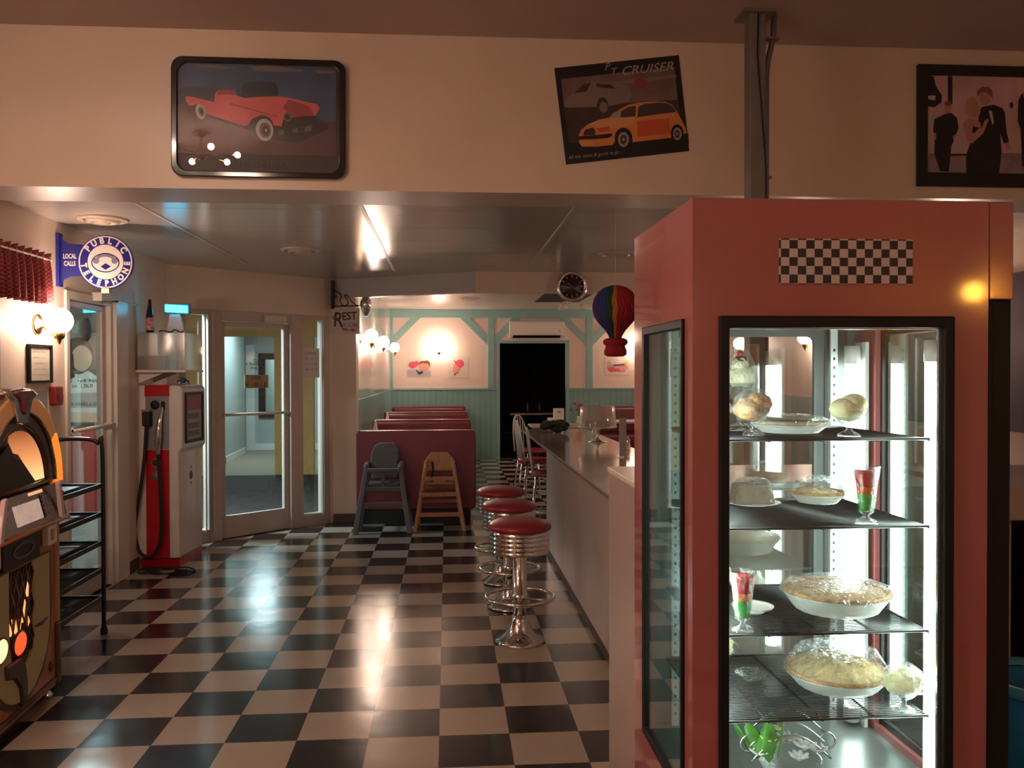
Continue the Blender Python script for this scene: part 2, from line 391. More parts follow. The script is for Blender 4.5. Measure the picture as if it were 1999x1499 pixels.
# booth room walls
S('wall_booth_left', MB().box(-1.1, -1.0, 9.45, BK, 1.27, 2.8), M_gbead)
S('wall_booth_left', MB().box(-1.1, -0.995, 9.45, BK, 0, 1.27), M_beady)
OX0, OX1, OZ = 0.96, 2.172, 2.107
S('wall_back', MB().box(-1.1, OX0, BK, BK+0.1, 1.27, 2.8).box(OX1, 4.1, BK, BK+0.1, 1.27, 2.8).box(OX0, OX1, BK, BK+0.1, OZ, 2.8), M_pink)
S('wall_back_wainscot', MB().box(-1.1, OX0, BK-0.006, BK+0.1, 0, 1.27).box(OX1, 4.1, BK-0.006, BK+0.1, 0, 1.27), M_bead)
S('wall_right_wainscot', MB().box(RW-0.008, RW, 8.52, BK, 0, 1.30), mat('pale_teal_panel', (0.42, 0.56, 0.52), 0.35))
# teal timbering on the back wall
k = 4
mb = MB()
mb.box(-1.0, RW, BK-0.04, BK, 2.565, 2.72)
for a, b in ((-1.0, -0.965), (0.741, 0.862), (2.544, 2.667), (3.9, 4.0)): mb.box(a, b, BK-0.035, BK, 1.29, 2.565)
S('trim_5', mb, M_teal, bevel=0.006)
mb = MB()
for p, s_ in ((-0.965, 1), (0.741, -1), (0.862, 1), (2.544, -1), (2.667, 1), (3.9, -1)):
    mb.prism([(p, 2.07), (p, 2.24), (p+s_*0.325, 2.565), (p+s_*0.495, 2.565)], BK-0.03, BK, 'y')
S('trim_6', mb, M_teal)
S('trim_7', MB().box(-1.0, OX0-0.06, BK-0.03, BK-0.006, 1.262, 1.292).box(OX1+0.06, RW, BK-0.03, BK-0.006, 1.262, 1.292), M_teal)
S('trim_8', MB().box(OX0-0.06, OX0, BK-0.035, BK, 0, OZ+0.055).box(OX1, OX1+0.06, BK-0.035, BK, 0, OZ+0.055).box(OX0, OX1, BK-0.035, BK, OZ, OZ+0.055), M_teal)
# dark room beyond the doorway
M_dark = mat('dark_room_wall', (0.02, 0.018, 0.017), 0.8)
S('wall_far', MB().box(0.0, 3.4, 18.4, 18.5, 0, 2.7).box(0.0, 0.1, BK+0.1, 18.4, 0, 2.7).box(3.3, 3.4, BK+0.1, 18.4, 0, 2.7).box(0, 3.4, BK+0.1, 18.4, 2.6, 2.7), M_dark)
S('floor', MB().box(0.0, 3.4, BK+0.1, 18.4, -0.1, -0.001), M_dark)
# entrance hall seen through the glass doors
M_yel = mat('ochre_hall_paint', (0.58, 0.32, 0.10), 0.7, var=0.05)
M_hall = mat('grey_green_hall_paint', (0.42, 0.48, 0.46), 0.6)
M_hwhite = mat('hall_white_trim', (0.72, 0.76, 0.74), 0.4)
S('wall_entry', MB().box(-4.6, -3.62, 13.6, 13.7, 0, 2.6).box(-2.66, -2.06, 13.6, 13.7, 0, 2.6).box(-1.86, -1.1, 13.6, 13.7, 0, 2.6).box(-3.62, -2.66, 13.6, 13.7, 2.14, 2.6).box(-2.06, -1.86, 13.6, 13.7, 2.14, 2.6), M_yel)
S('wall_entry', MB().box(-4.7, -4.6, 4.6, 13.7, 0, 2.6).box(-4.6, -2.6, 4.5, 4.6, 0, 2.6), M_hall)
S('wall_entry', MB().box(-1.16, -1.1, 9.45, 18.6, 0, 2.6).box(-1.26, -1.2, 9.36, 9.5, 0, 2.6), M_yel)
S('ceiling', MB().prism([(-4.7, 4.5), (-2.6, 4.5), (-2.6, 8.02), (-1.2, 9.4), (-1.1, 18.7), (-4.7, 18.7)], 2.6, 2.7, 'z'), mat('hall_ceiling', (0.6, 0.6, 0.57), 0.8))
p1, p2 = at(440, 905, Z=0), at(478, 885, Z=0)
S('wall_hall_left', MB().prism([(-3.62, 13.7), (p1.x, p1.y), (p2.x, p2.y), (p2.x-0.3, p2.y+0.1), (-3.8, 13.7)], 0, 2.6, 'z'), M_hall)
S('baseboard_hall', MB().prism([(p1.x, p1.y), (p2.x, p2.y), (p2.x+0.02, p2.y-0.01), (p1.x+0.02, p1.y-0.02)], 0, 0.12, 'z'), M_hwhite)
hb = at(515, 878, Z=0); HY = min(hb.y, 18.4)
S('wall_hall_back', MB().box(-4.6, -1.1, HY, HY+0.1, 0, 2.6), M_hall)
S('baseboard_hall', MB().box(-4.0, -1.1, HY-0.02, HY, 0, 0.13), M_hwhite)
a, b = at(480, 700, Y=HY-0.03).x, at(497, 700, Y=HY-0.03).x
S('door_3', MB().box(a, b, HY-0.05, HY, 0, 2.15), M_hwhite)
t = thing('wall_mirror', 'black framed mirror on the grey hall wall beyond the glass door', 'mirror', ((at(528, 760, Y=HY)).x, HY-0.03, 0.75))
x0, x1 = at(506, 760, Y=HY).x, at(550, 760, Y=HY).x; z0, z1 = 0.66, 1.98
MB().ring([(x0, z0), (x1, z0), (x1, z1), (x0, z1)], [(x0+0.13, z0+0.13), (x1-0.13, z0+0.13), (x1-0.13, z1-0.13), (x0+0.13, z1-0.13)], HY-0.06, HY-0.01).build('frame', M_black, t, world=True)
MB().box(x0+0.12, x1-0.12, HY-0.03, HY-0.012, z0+0.12, z1-0.12).build('mirror_glass', mat('mirror_glass', (0.7, 0.8, 0.8), 0.03, 1.0), t, world=True)
for nm, c, lab in (('ceiling_panel_light', (-3.2, 15.6), 'square ceiling light in the hall beyond the glass door'), ('ceiling_panel_light', (-3.35, 8.3), 'square ceiling light of the entry behind the left door')):
    t = thing(nm, lab, 'ceiling light', (c[0], c[1], 2.52))
    sx, sy = (0.32, 0.62) if c[1] > 10 else (0.32, 0.32)
    MB().ring([(-sx, -sy), (sx, -sy), (sx, sy), (-sx, sy)], [(-sx+0.03, -sy+0.03), (sx-0.03, -sy+0.03), (sx-0.03, sy-0.03), (-sx+0.03, sy-0.03)], -0.02, 0.08, 'z').build('frame', M_hwhite, t)

# ---------------------------------------------------------------- glass doors
def glazing(T, panes, frame, mats_frame, name):
    mb = MB(T)
    for b in frame: mb.box(*b)
    o = mb.build(name, mats_frame, origin=False, bevel=0.004); struct(o)
    for p in panes: MB(T).box(*p).build('glass', M_glass, o)
    return o
# door 2: swing door with side lights in the angled wall
D2 = glazing(TA, [(0.575, 1.25, 0.048, 0.054, 0.2, 2.03)],
    [(0.53, 0.585, 0.03, 0.075, 0.004, 2.065), (1.235, 1.29, 0.03, 0.075, 0.004, 2.065), (0.585, 1.235, 0.03, 0.075, 0.004, 0.215), (0.585, 1.235, 0.03, 0.075, 2.02, 2.065)], M_alu, 'door_2')
mb = MB(TA); mb.tube([(0.55, 0.0, 1.18), (1.28, 0.0, 1.18)], 0.014).box(0.55, 0.57, 0, 0.04, 1.165, 1.195).box(1.25, 1.27, 0, 0.04, 1.165, 1.195); mb.build('push_bar', M_alul, D2)
mb = MB(TA); mb.box(0.98, 1.22, -0.05, 0.0, 2.08, 2.14).tube([(1.05, -0.025, 2.075), (1.18, -0.12, 2.07), (1.26, -0.02, 2.09)], 0.008); mb.build('door_closer', M_alul, D2)
mb = MB(TA); mb.box(0.12, 0.178, -0.01, 0.1, 0, 2.17).box(0.394, 0.53, -0.01, 0.1, 0, 2.17).box(1.29, 1.437, -0.01, 0.1, 0, 2.17).box(1.69, 1.76, -0.01, 0.1, 0, 2.17)
mb.box(0.178, 0.394, -0.01, 0.1, 2.12, 2.17).box(0.53, 1.29, -0.01, 0.1, 2.075, 2.17).box(1.437, 1.69, -0.01, 0.1, 2.12, 2.17).box(0.178, 0.394, -0.01, 0.1, 0, 0.12).box(1.437, 1.69, -0.01, 0.1, 0, 0.12)
W1 = struct(mb.build('window_1', M_alu, origin=False, bevel=0.004))
MB(TA).box(0.17, 0.40, 0.05, 0.056, 0.1, 2.13).build('glass', M_glass, W1); MB(TA).box(1.43, 1.70, 0.05, 0.056, 0.1, 2.13).build('glass', M_glass, W1)
MB(TA).box(0.355, 0.368, -0.02, -0.01, 0.1, 2.12).box(0.43, 0.445, -0.02, -0.01, 0.1, 2.15).box(1.665, 1.678, -0.02, -0.01, 0.1, 2.13).build('pale_bead', M_alul, W1)
# notices on the glass
M_ink = mat('dark_ink', (0.03, 0.025, 0.025), 0.7); M_tansign = mat('tan_sign', (0.42, 0.31, 0.18), 0.6)
def scribble(mb, x0, x1, z, h, seed=1, d=0.0, wd=0.55):
    """a line of small unreadable letter strokes"""
    r = random.Random(seed); x = x0
    while x < x1-h*0.3:
        if r.random() < 0.14: x += h*0.6; continue
        k = h*r.uniform(0.7, 1.0); w_ = h*wd
        mb.flat([(x, z-k/2), (x+h*0.16, z-k/2), (x+h*0.16, z+k/2), (x, z+k/2)], d)
        e = z + r.choice((-1, 0, 1))*k*0.42
        mb.flat([(x, e-h*0.08), (x+w_*0.9, e-h*0.08), (x+w_*0.9, e+h*0.08), (x, e+h*0.08)], d)
        if r.random() < 0.5: mb.flat([(x+w_*0.75, z-k/2), (x+w_*0.98, z-k/2), (x+w_*0.98, z+k/2), (x+w_*0.75, z+k/2)], d)
        x += w_*1.35
mb = MB(TA); mb.box(0.80, 1.06, 0.036, 0.040, 1.43, 1.56); mb.mi = 1
mb.T = TA @ Matrix.Translation((0, 0.0355, 0)); scribble(mb, 0.88, 0.98, 1.53, 0.035, 3); scribble(mb, 0.81, 1.05, 1.465, 0.048, 4)
tag(mb.build('door_sign', [M_tansign, M_ink]), 'tan sign with dark lettering stuck on the angled glass door', 'sign')
q_ = TA @ Vector((0.93, 0.0465, 1.60)); t = thing('door_lettering', 'dark lettering on the angled glass door above the tan sign', 'lettering', q_)
for x0, x1, z, h, sd in ((0.90, 1.02, 1.70, 0.03, 5), (0.82, 1.05, 1.665, 0.03, 6), (0.87, 1.02, 1.625, 0.028, 7)):
    mb = MB(TA @ Matrix.Translation((0, 0.0465, 0))); scribble(mb, x0, x1, z, h, sd); mb.build('lettering', M_ink, t, world=True)
mb = MB(TA); mb.box(1.46, 1.665, 0.03, 0.034, 1.53, 1.83); mb.mi = 1; mb.T = TA @ Matrix.Translation((0, 0.0295, 0))
for i in range(4): scribble(mb, 1.49, 1.64, 1.78-0.055*i, 0.022, 20+i)
tag(mb.build('paper_notice', [M_paper, mat('grey_ink', (0.25, 0.22, 0.2), 0.7)]), 'white paper notice taped on the side light right of the angled door', 'notice')

# door 1: glass door in the left wall
TL = frameT((LW, 5.9, 0), (0, 1, 0))       # x runs along +Y, y into the wall
D1 = glazing(TL, [(0.06, 0.72, 0.045, 0.051, 0.15, 2.04)],
    [(0.03, 0.08, 0.03, 0.075, 0.004, 2.07), (0.68, 0.75, 0.03, 0.075, 0.004, 2.07), (0.08, 0.68, 0.03, 0.075, 0.004, 0.17), (0.08, 0.68, 0.03, 0.075, 2.03, 2.07)], M_alu, 'door_1')
mb = MB(TL); mb.tube([(0.03, -0.03, 1.195), (0.74, -0.03, 1.195)], 0.013).box(0.03, 0.05, -0.03, 0.04, 1.18, 1.21).box(0.71, 0.74, -0.03, 0.04, 1.18, 1.21); mb.build('push_bar', M_alul, D1)
mb = MB(TL); mb.box(0.42, 0.70, -0.07, 0.03, 2.09, 2.15).tube([(0.5, -0.04, 2.085), (0.35, -0.2, 2.08), (0.75, -0.02, 2.10), (1.3, -0.01, 2.13)], 0.009); mb.build('door_closer', M_alul, D1)
mb = MB(TL); mb.box(-0.02, 0.03, -0.015, 0.1, 0, 2.13).box(0.75, 0.80, -0.005, 0.1, 0, 2.13).box(0.80, 1.03, -0.03, 0.1, 0, 2.13).box(0.03, 0.75, -0.01, 0.1, 2.075, 2.13)
struct(mb.build('trim_9', M_alul, origin=False, bevel=0.004))
# cut-out figure behind that door
t = thing('cardboard_waitress_cutout', 'life-size cardboard waitress in white shirt and red skirt behind the left glass door', 'cutout', (at(158, 800, Y=7.25).x, 7.25, 0.0), math.radians(20))
M_skin = mat('printed_skin', (0.75, 0.55, 0.42), 0.7); M_hair = mat('printed_dark_hair', (0.02, 0.015, 0.015), 0.7)
M_pred = mat('printed_red', (0.50, 0.03, 0.035), 0.6); M_pwhite = mat('printed_white', (0.80, 0.86, 0.86), 0.6)
mb = MB()
def P(mi, poly, z=0.0): mb.mi = mi; mb.prism(poly, -0.012-z, 0.0, 'y')
P(3, [(-0.30, 0.0), (0.25, 0.0), (0.22, 0.42), (-0.26, 0.42)])
P(2, [(-0.26, 0.40), (0.22, 0.40), (0.10, 1.14), (-0.12, 1.14)])
P(4, [(-0.12, 1.13), (0.10, 1.13), (0.10, 1.19), (-0.12, 1.19)])
P(3, [(-0.20, 1.18), (0.14, 1.18), (0.20, 1.50), (0.05, 1.60), (-0.10, 1.60), (-0.22, 1.50)])
P(1, [(-0.12, 1.19), (0.26, 1.17), (0.30, 1.21), (0.24, 1.25), (-0.12, 1.27)], 0.002)
P(0, circ(-0.02, 1.72, 0.12, 20, 0.15)); P(1, circ(0.01, 1.70, 0.075, 20, 0.105), 0.002)
P(0, [(-0.14, 1.70), (-0.13, 1.50), (-0.04, 1.55), (-0.05, 1.74)], 0.003)
mb.mi = 4; scribble(mb, -0.08, 0.12, 1.52, 0.03, 8, 0.0135); scribble(mb, -0.06, 0.10, 1.475, 0.03, 9, 0.0135); scribble(mb, -0.09, 0.15, 1.33, 0.035, 10, 0.0165)
P(5, [(-0.10, 1.30), (0.16, 1.30), (0.16, 1.42), (-0.10, 1.42)], 0.003)
mb.build('printed_figure', [M_hair, M_skin, M_pred, M_pwhite, M_ink, mat('printed_grey', (0.45, 0.47, 0.45), 0.6)], t)
MB().box(-0.2, 0.2, 0.0, 0.25, 0, 0.02).build('easel_foot', M_paper, t)
mb = MB(TL); mb.lathe([(0, 0), (0.085, 0), (0.085, 0.004), (0, 0.004)], (0.42, 0.036, 1.89), axis='y', n=32)
tag(mb.build('round_door_sticker', mat('dim_grey_print', (0.12, 0.12, 0.12), 0.6)), 'round grey sticker high on the left glass door', 'sticker')
# ================================================================ LAMPS
def make_sconce(label, loc, rz, group=None, globe=M_globe, r=0.08):
    t = thing('wall_sconce', label, 'wall lamp', loc, rz, group)
    MB().lathe([(0, 0), (0.062, 0), (0.068, 0.006), (0.058, 0.014), (0.035, 0.02), (0.02, 0.034), (0, 0.036)], axis='-y', n=32).build('backplate', M_brass, t)
    mb = MB(); mb.tube([(0, -0.03, 0), (0, -0.06, -0.035), (0, -0.10, -0.075), (0, -0.13, -0.085)], 0.008)
    mb.lathe([(0, -0.125), (0.006, -0.12), (0.010, -0.11), (0.014, -0.095), (0.03, -0.085), (0.034, -0.07), (0.036, -0.048), (0.030, -0.045), (0, -0.045)], (0, -0.13, 0), 24)
    mb.build('arm', M_brass, t)
    MB().ball((0, -0.13, 0.02), r, 28).build('globe', globe, t)
    return t
sc0 = make_sconce('lit brass globe lamp on the cream wall beside the check valance', (LW, 5.5, 1.88), PI/2)
dup(sc0, (LW, 1.6, 1.95), PI/2, 'added brass globe lamp out of view, lighting the near cream wall')  # extra lamp outside the view, added to brighten the header wall
dup(sc0, (-1.2, -3.0, 2.0), PI, 'added brass globe lamp on the wall behind the viewer, nearer the jukebox side')  # unseen lamp added behind the camera for more light on the header
dup(sc0, (1.4, -3.0, 2.0), PI, 'added brass globe lamp on the wall behind the viewer, nearer the pie case side')  # second lamp added behind the camera to lift the near room
dup(sc0, (-1.0, 14.6, 1.98), PI/2, 'farthest globe lamp along the booths, next to the back wall corner', 'globe lamps above the booths')
dup(sc0, (-1.0, 12.0, 1.98), PI/2, 'middle globe lamp of the three above the booths', 'globe lamps above the booths')
dup(sc0, (-1.0, 10.1, 1.98), PI/2, 'globe lamp above the booth nearest the rest room sign', 'globe lamps above the booths')
dup(sc0, (-0.14, BK, 2.0), 0, 'globe lamp on the pink back wall between two valentine prints', 'globe lamps on the pink walls')
dup(sc0, (3.50, BK, 2.0), 0, 'globe lamp on the back wall just past the paper balloon', 'globe lamps on the pink walls')
dup(sc0, (RW, 9.1, 1.93), -PI/2, 'brass globe lamp on the pink wall seen through the pie case', 'globe lamps on the pink walls')
dup(sc0, (RW, 11.2, 1.93), -PI/2, 'farther globe lamp seen through the pie case behind the first', 'globe lamps on the pink walls')
dup(sc0, (RW, 6.4, 1.93), -PI/2, 'added brass globe lamp on the far side wall, hidden by the pie case column')  # added out of sight behind the case to raise light around the counter
make_sconce('amber globe lamp on the wall behind the viewer', (RW, -2.4, 2.14), -PI/2, None, emis('lit_amber_globe', AMBER, S_AMBER), 0.07)
M_near = emis('lit_small_globe', WARM, S_NEAR)
t = thing('starburst_chandelier', 'brass starburst chandelier with small globes over the near room', 'chandelier', (-1.65, 2.35, 3.2))
MB().lathe([(0, 0), (0.06, 0), (0.05, -0.02), (0.012, -0.03), (0.012, -0.10), (0.035, -0.12), (0.035, -0.17), (0, -0.19)], n=20).build('canopy', M_brass, t)
for i in range(6):
    a = PI/3*i; c, s_ = math.cos(a), math.sin(a)
    ar = MB().tube([(0.02*c, 0.02*s_, -0.145), (0.22*c, 0.22*s_, -0.145)], 0.006).build('arm', M_brass, t)
    MB().ball((0.24*c, 0.24*s_, -0.145), 0.021, 16).build('bulb', M_near, ar)
t = thing('ceiling_panel_light', 'small square ceiling light of the near room', 'ceiling light', (-1.65, 1.1, 3.17))
MB().ring([(-.16, -.16), (.16, -.16), (.16, .16), (-.16, .16)], [(-.135, -.135), (.135, -.135), (.135, .135), (-.135, .135)], -0.02, 0.03, 'z').build('frame', M_white, t)

# flush round ceiling diffusers
def diffuser(label, x, y, z, r, group):
    t = thing('ceiling_diffuser', label, 'ceiling vent', (x, y, z), group=group)
    MB().lathe([(r, 0), (r, -0.006), (r*0.93, -0.014), (r*0.80, -0.018), (r*0.76, -0.008), (r*0.76, 0)], n=40).build('rim', M_wallg, t)
    MB().lathe([(r*0.66, -0.004), (r*0.62, -0.024), (r*0.45, -0.030), (r*0.42, -0.012), (r*0.32, -0.012), (r*0.30, -0.030), (0, -0.034)], n=40).build('cone', M_wallg, t)
    MB().lathe([(0, -0.001), (r*0.8, -0.001)], n=40).build('dark_throat', M_blackm, t)
    return t
GV = 'round diffusers in the panel ceiling'
diffuser('round ceiling diffuser above the blue telephone sign', -2.17, 5.67, CZ, 0.155, GV)
diffuser('round ceiling diffuser between the glass doors and the rest room sign', -1.16, 6.98, CZ, 0.15, GV)
diffuser('round ceiling diffuser near the top of the pink pie case', 1.41, 7.07, CZ, 0.155, GV)
diffuser('round diffuser in the booth room ceiling', 0.363, 13.3, 2.72, 0.155, GV)

# ================================================================ BOOTHS
def make_booth(label, x, y, sides, group, w=1.24, z=0.975):
    t = thing('booth_bench', label, 'booth', (x, y, 0), 0, group)
    h = w/2
    MB().prism(rrect(-h, h, 0.15, z, 0.04), -0.055, 0.055, 'y').build('back_panel', M_vinylb, t, bevel=0.012)
    MB().box(-h+0.06, h-0.06, -0.05 if -1 not in sides else -0.45, 0.05 if 1 not in sides else 0.45, 0, 0.15).build('kick_base', M_blackm, t)
    for s_ in sides:
        a, b = sorted((s_*0.06, s_*0.56))
        MB().box(-h+0.01, h-0.01, a, b, 0.33, 0.46).build('seat', M_vinylb, t, bevel=0.03, seg=3)
        a, b = sorted((s_*0.06, s_*0.50)); MB().box(-h+0.03, h-0.03, a, b, 0.15, 0.33).build('seat_box', M_vinylb, t)
        a, b = sorted((s_*0.055, s_*0.13))
        MB().box(-h+0.02, h-0.02, a, b, 0.50, z-0.03).build('back_cushion', M_vinylb, t, bevel=0.03, seg=3)
    return t
GB = 'red booths along the booth room wall'
make_booth('red booth bench nearest the room, high chairs against its back', -0.32, 9.10, (1,), GB)
make_booth('red double booth right behind the nearest booth bench', -0.32, 11.2, (-1, 1), GB, 1.26)
make_booth('red double booth one before the back wall', -0.32, 13.35, (-1, 1), GB, 1.28)
make_booth('red booth bench against the beadboard of the back wall', -0.32, 15.5, (-1,), GB, 1.30)
make_booth('red booth bench on the far side behind the cake stand', 3.35, 15.5, (-1,), 'booths at the far side', 1.2, 0.96)
def pedestal_table(label, x, y, w, d, z, group=None, m=None):
    t = thing('diner_table', label, 'table', (x, y, 0), 0, group)
    MB().box(-w/2, w/2, -d/2, d/2, z-0.035, z).build('table_top', m or M_white, t, bevel=0.008)
    MB().box(-w/2-0.004, w/2+0.004, -d/2-0.004, d/2+0.004, z-0.03, z-0.008).build('metal_edge', M_chrome, t)
    MB().lathe([(0.24, 0), (0.24, 0.015), (0.06, 0.05), (0.04, 0.08), (0.04, z-0.07), (0.12, z-0.035)], n=28).build('pedestal', M_black, t)
    return t
GT = 'tables between the booths'
t1 = pedestal_table('white topped booth table behind the nearest booth', -0.38, 10.15, 1.1, 0.66, 0.75, GT)
dup(t1, (-0.38, 12.28, 0), 0, 'white topped booth table in the middle booth'); dup(t1, (-0.38, 14.42, 0), 0, 'white topped booth table by the back wall')
dup(t1, (3.35, 14.6, 0), 0, 'white topped table in front of the far side booth', 'booths at the far side')
def napkin(label, x, y, z, group):
    t = thing('napkin_dispenser', label, 'napkin holder', (x, y, z), 0, group)
    MB().box(-0.045, 0.045, -0.06, 0.06, 0, 0.15).build('case', M_chrome, t, bevel=0.008)
    MB().box(-0.03, 0.03, -0.062, -0.058, 0.02, 0.13).build('napkins', M_paper, t)
    MB().box(-0.055, 0.055, -0.07, 0.07, 0, 0.008).build('foot', M_black, t); return t
n1 = napkin('napkin dispenser at the wall end of the nearest booth table', -0.84, 10.2, 0.75, 'napkin dispensers on the booth tables')
dup(n1, (-0.84, 12.3, 0.75), 0, 'napkin dispenser at the wall end of the middle booth table')
for x, y, z, lab in ((-0.85, 10.36, 0.75, 'white menu card standing on the nearest booth table'), (-0.85, 12.46, 0.75, 'white menu card standing on the middle booth table')):
    tag(MB().prism([(-0.05, 0), (0.05, 0), (0.005, 0.26), (-0.005, 0.26)], -0.06, 0.06, 'y').build('menu_card', M_paper), lab, 'menu', 'menu cards on the booth tables').location = (x, y, z)

# ================================================================ HIGH CHAIRS
M_grey = mat('grey_plastic', (0.11, 0.10, 0.11), 0.5)
M_wood = mat('honey_wood', (0.46, 0.22, 0.095), 0.45, var=0.25, vscale=12, stretch=(8, 8, 1))
t = thing('high_chair', 'grey plastic high chair leaning by the red booth back', 'high chair', (-0.63, 8.50, 0))
def leg(x0, y0, x1, y1, z1, wd, par, m, name='leg', z0=0.0):
    mb = MB(); vs = []
    for (x, y, z, w_) in ((x0, y0, z0, wd), (x1, y1, z1, wd*0.85)):
        vs += [(x-w_/2, y-w_/2, z), (x+w_/2, y-w_/2, z), (x+w_/2, y+w_/2, z), (x-w_/2, y+w_/2, z)]
    mb.add(vs, [(0, 3, 2, 1), (4, 5, 6, 7), (0, 1, 5, 4), (1, 2, 6, 5), (2, 3, 7, 6), (3, 0, 4, 7)]); return mb.build(name, m, par, bevel=0.008)
for s_ in (-1, 1):
    leg(s_*0.265, 0.0, s_*0.165, 0.11, 0.64, 0.055, t, M_grey); leg(s_*0.265, 0.46, s_*0.165, 0.34, 0.64, 0.055, t, M_grey)
    MB().tube([(s_*0.168, 0.09, 0.64), (s_*0.172, 0.22, 0.665), (s_*0.168, 0.37, 0.66)], 0.026, 10, flat=0.7).build('armrest', M_grey, t)
    MB().box(s_*0.215-0.012, s_*0.215+0.012, 0.08, 0.40, 0.30, 0.335).build('side_rail', M_grey, t)
MB().box(-0.17, 0.17, 0.06, 0.10, 0.595, 0.635).build('front_bar', M_grey, t, bevel=0.008)
MB().box(-0.19, 0.19, 0.06, 0.10, 0.405, 0.455).build('cross_bar', M_grey, t, bevel=0.008)
MB().prism([(-0.235, 0.215), (-0.12, 0.26), (0.12, 0.26), (0.235, 0.215), (0.235, 0.26), (0.2, 0.305), (-0.2, 0.305), (-0.235, 0.26)], 0.035, 0.07, 'y').build('arched_bar', M_grey, t, bevel=0.006)
MB().box(-0.155, 0.155, 0.10, 0.36, 0.455, 0.48).build('seat', M_grey, t, bevel=0.01)
MB().box(-0.02, 0.02, 0.075, 0.095, 0.45, 0.60).build('crotch_post', M_grey, t, bevel=0.006)
mb = MB(); pr = [(-0.13, 0.50), (-0.15, 0.62), (-0.14, 0.76), (-0.10, 0.845), (-0.04, 0.868), (0.10, 0.868), (0.14, 0.80), (0.145, 0.62), (0.13, 0.50)]
mb.prism(pr, 0.33, 0.36, 'y', True); mb.build('backrest', M_grey, t, bevel=0.012)
MB().tube([(0.13, 0.32, 0.77), (0.15, 0.22, 0.73), (0.13, 0.16, 0.68)], 0.012, 8, flat=0.4).build('strap', M_blackm, t)
t = thing('high_chair', 'honey-coloured wooden high chair with black strap by the red booth', 'high chair', (-0.075, 8.56, 0))
for s_ in (-1, 1):
    leg(s_*0.245, 0.0, s_*0.135, 0.10, 0.70, 0.036, t, M_wood); leg(s_*0.225, 0.42, s_*0.125, 0.30, 0.70, 0.036, t, M_wood)
    MB().box(s_*0.14-0.01, s_*0.14+0.01, 0.09, 0.32, 0.60, 0.64).build('armrest', M_wood, t, bevel=0.004)
    MB().box(s_*0.19-0.009, s_*0.19+0.009, 0.06, 0.36, 0.34, 0.37).build('side_rail', M_wood, t, bevel=0.003)
for z_, w_, y_ in ((0.17, 0.225, 0.02), (0.365, 0.19, 0.05), (0.52, 0.165, 0.07)): MB().box(-w_, w_, y_-0.012, y_+0.016, z_-0.02, z_+0.02).build('rung', M_wood, t, bevel=0.004)
for z_, w_, y_ in ((0.25, 0.20, 0.38), (0.40, 0.17, 0.35)): MB().box(-w_, w_, y_-0.01, y_+0.01, z_-0.018, z_+0.018).build('rear_rung', M_wood, t, bevel=0.004)
MB().box(-0.14, 0.14, 0.08, 0.32, 0.46, 0.48).build('seat', M_wood, t)
MB().prism([(-0.135, 0.61), (0.135, 0.61), (0.135, 0.70), (0.085, 0.762), (-0.085, 0.762), (-0.135, 0.70)], 0.30, 0.32, 'y').build('backrest', M_wood, t, bevel=0.004)
MB().prism([(-0.135, 0.60), (0.135, 0.60), (0.135, 0.635), (-0.135, 0.635)], 0.085, 0.105, 'y').build('front_bar', M_wood, t, bevel=0.004)
MB().tube([(-0.075, 0.075, 0.69), (-0.065, 0.07, 0.63), (-0.075, 0.068, 0.56), (-0.07, 0.07, 0.49)], 0.016, 8, flat=0.35, sm=3).build('strap', M_blackm, t)

# ================================================================ STOOLS
def make_stool(label, x, y):
    t = thing('bar_stool', label, 'stool', (x, y, 0), 0, 'chrome counter stools')
    MB().lathe([(0, 0.0), (0.140, 0.0), (0.146, 0.006), (0.140, 0.016), (0.118, 0.03), (0.088, 0.052), (0.064, 0.082), (0.050, 0.12), (0.045, 0.16), (0.0, 0.165)], n=40).build('base', M_chrome, t)
    MB().lathe([(0.042, 0.155), (0.042, 0.245), (0.049, 0.247), (0.049, 0.285), (0.042, 0.287), (0.042, 0.53)], n=40).build('column', M_chrome, t)
    fr = MB(); fr.tube([(0.198*math.cos(a), 0.198*math.sin(a), 0.266) for a in [2*PI*i/48 for i in range(48)]], 0.0115, 10, True); fr = fr.build('foot_ring', M_chrome, t)
    for i in range(3):
        a = PI*0.5+2*PI*i/3; c, s_ = math.cos(a), math.sin(a)
        MB().tube([(0.04*c, 0.04*s_, 0.256), (0.193*c, 0.193*s_, 0.264)], 0.007, 8).build('spoke', M_chrome, fr)
    pr = [(0.0, 0.525), (0.166, 0.525)]
    z = 0.53
    for i in range(5): pr += [(0.172, z), (0.176, z+0.007), (0.176, z+0.015), (0.170, z+0.022)]; z += 0.026
    pr += [(0.168, 0.664), (0, 0.664)]
    MB().lathe(pr, n=56).build('ribbed_band', M_chrome, t)
    MB().lathe([(0.17, 0.660), (0.184, 0.666), (0.188, 0.678), (0.184, 0.690), (0.165, 0.704), (0.13, 0.715), (0.08, 0.722), (0, 0.725)], n=56).build('seat', M_vinyl, t)
    return t
st = make_stool('nearest chrome counter stool with ribbed band and red seat', 0.421, 5.03)
dup(st, (0.415, 5.78, 0), 0.6, 'middle one of the three red-seated chrome stools'); dup(st, (0.405, 6.47, 0), 1.3, 'farthest of the three red-seated chrome counter stools')

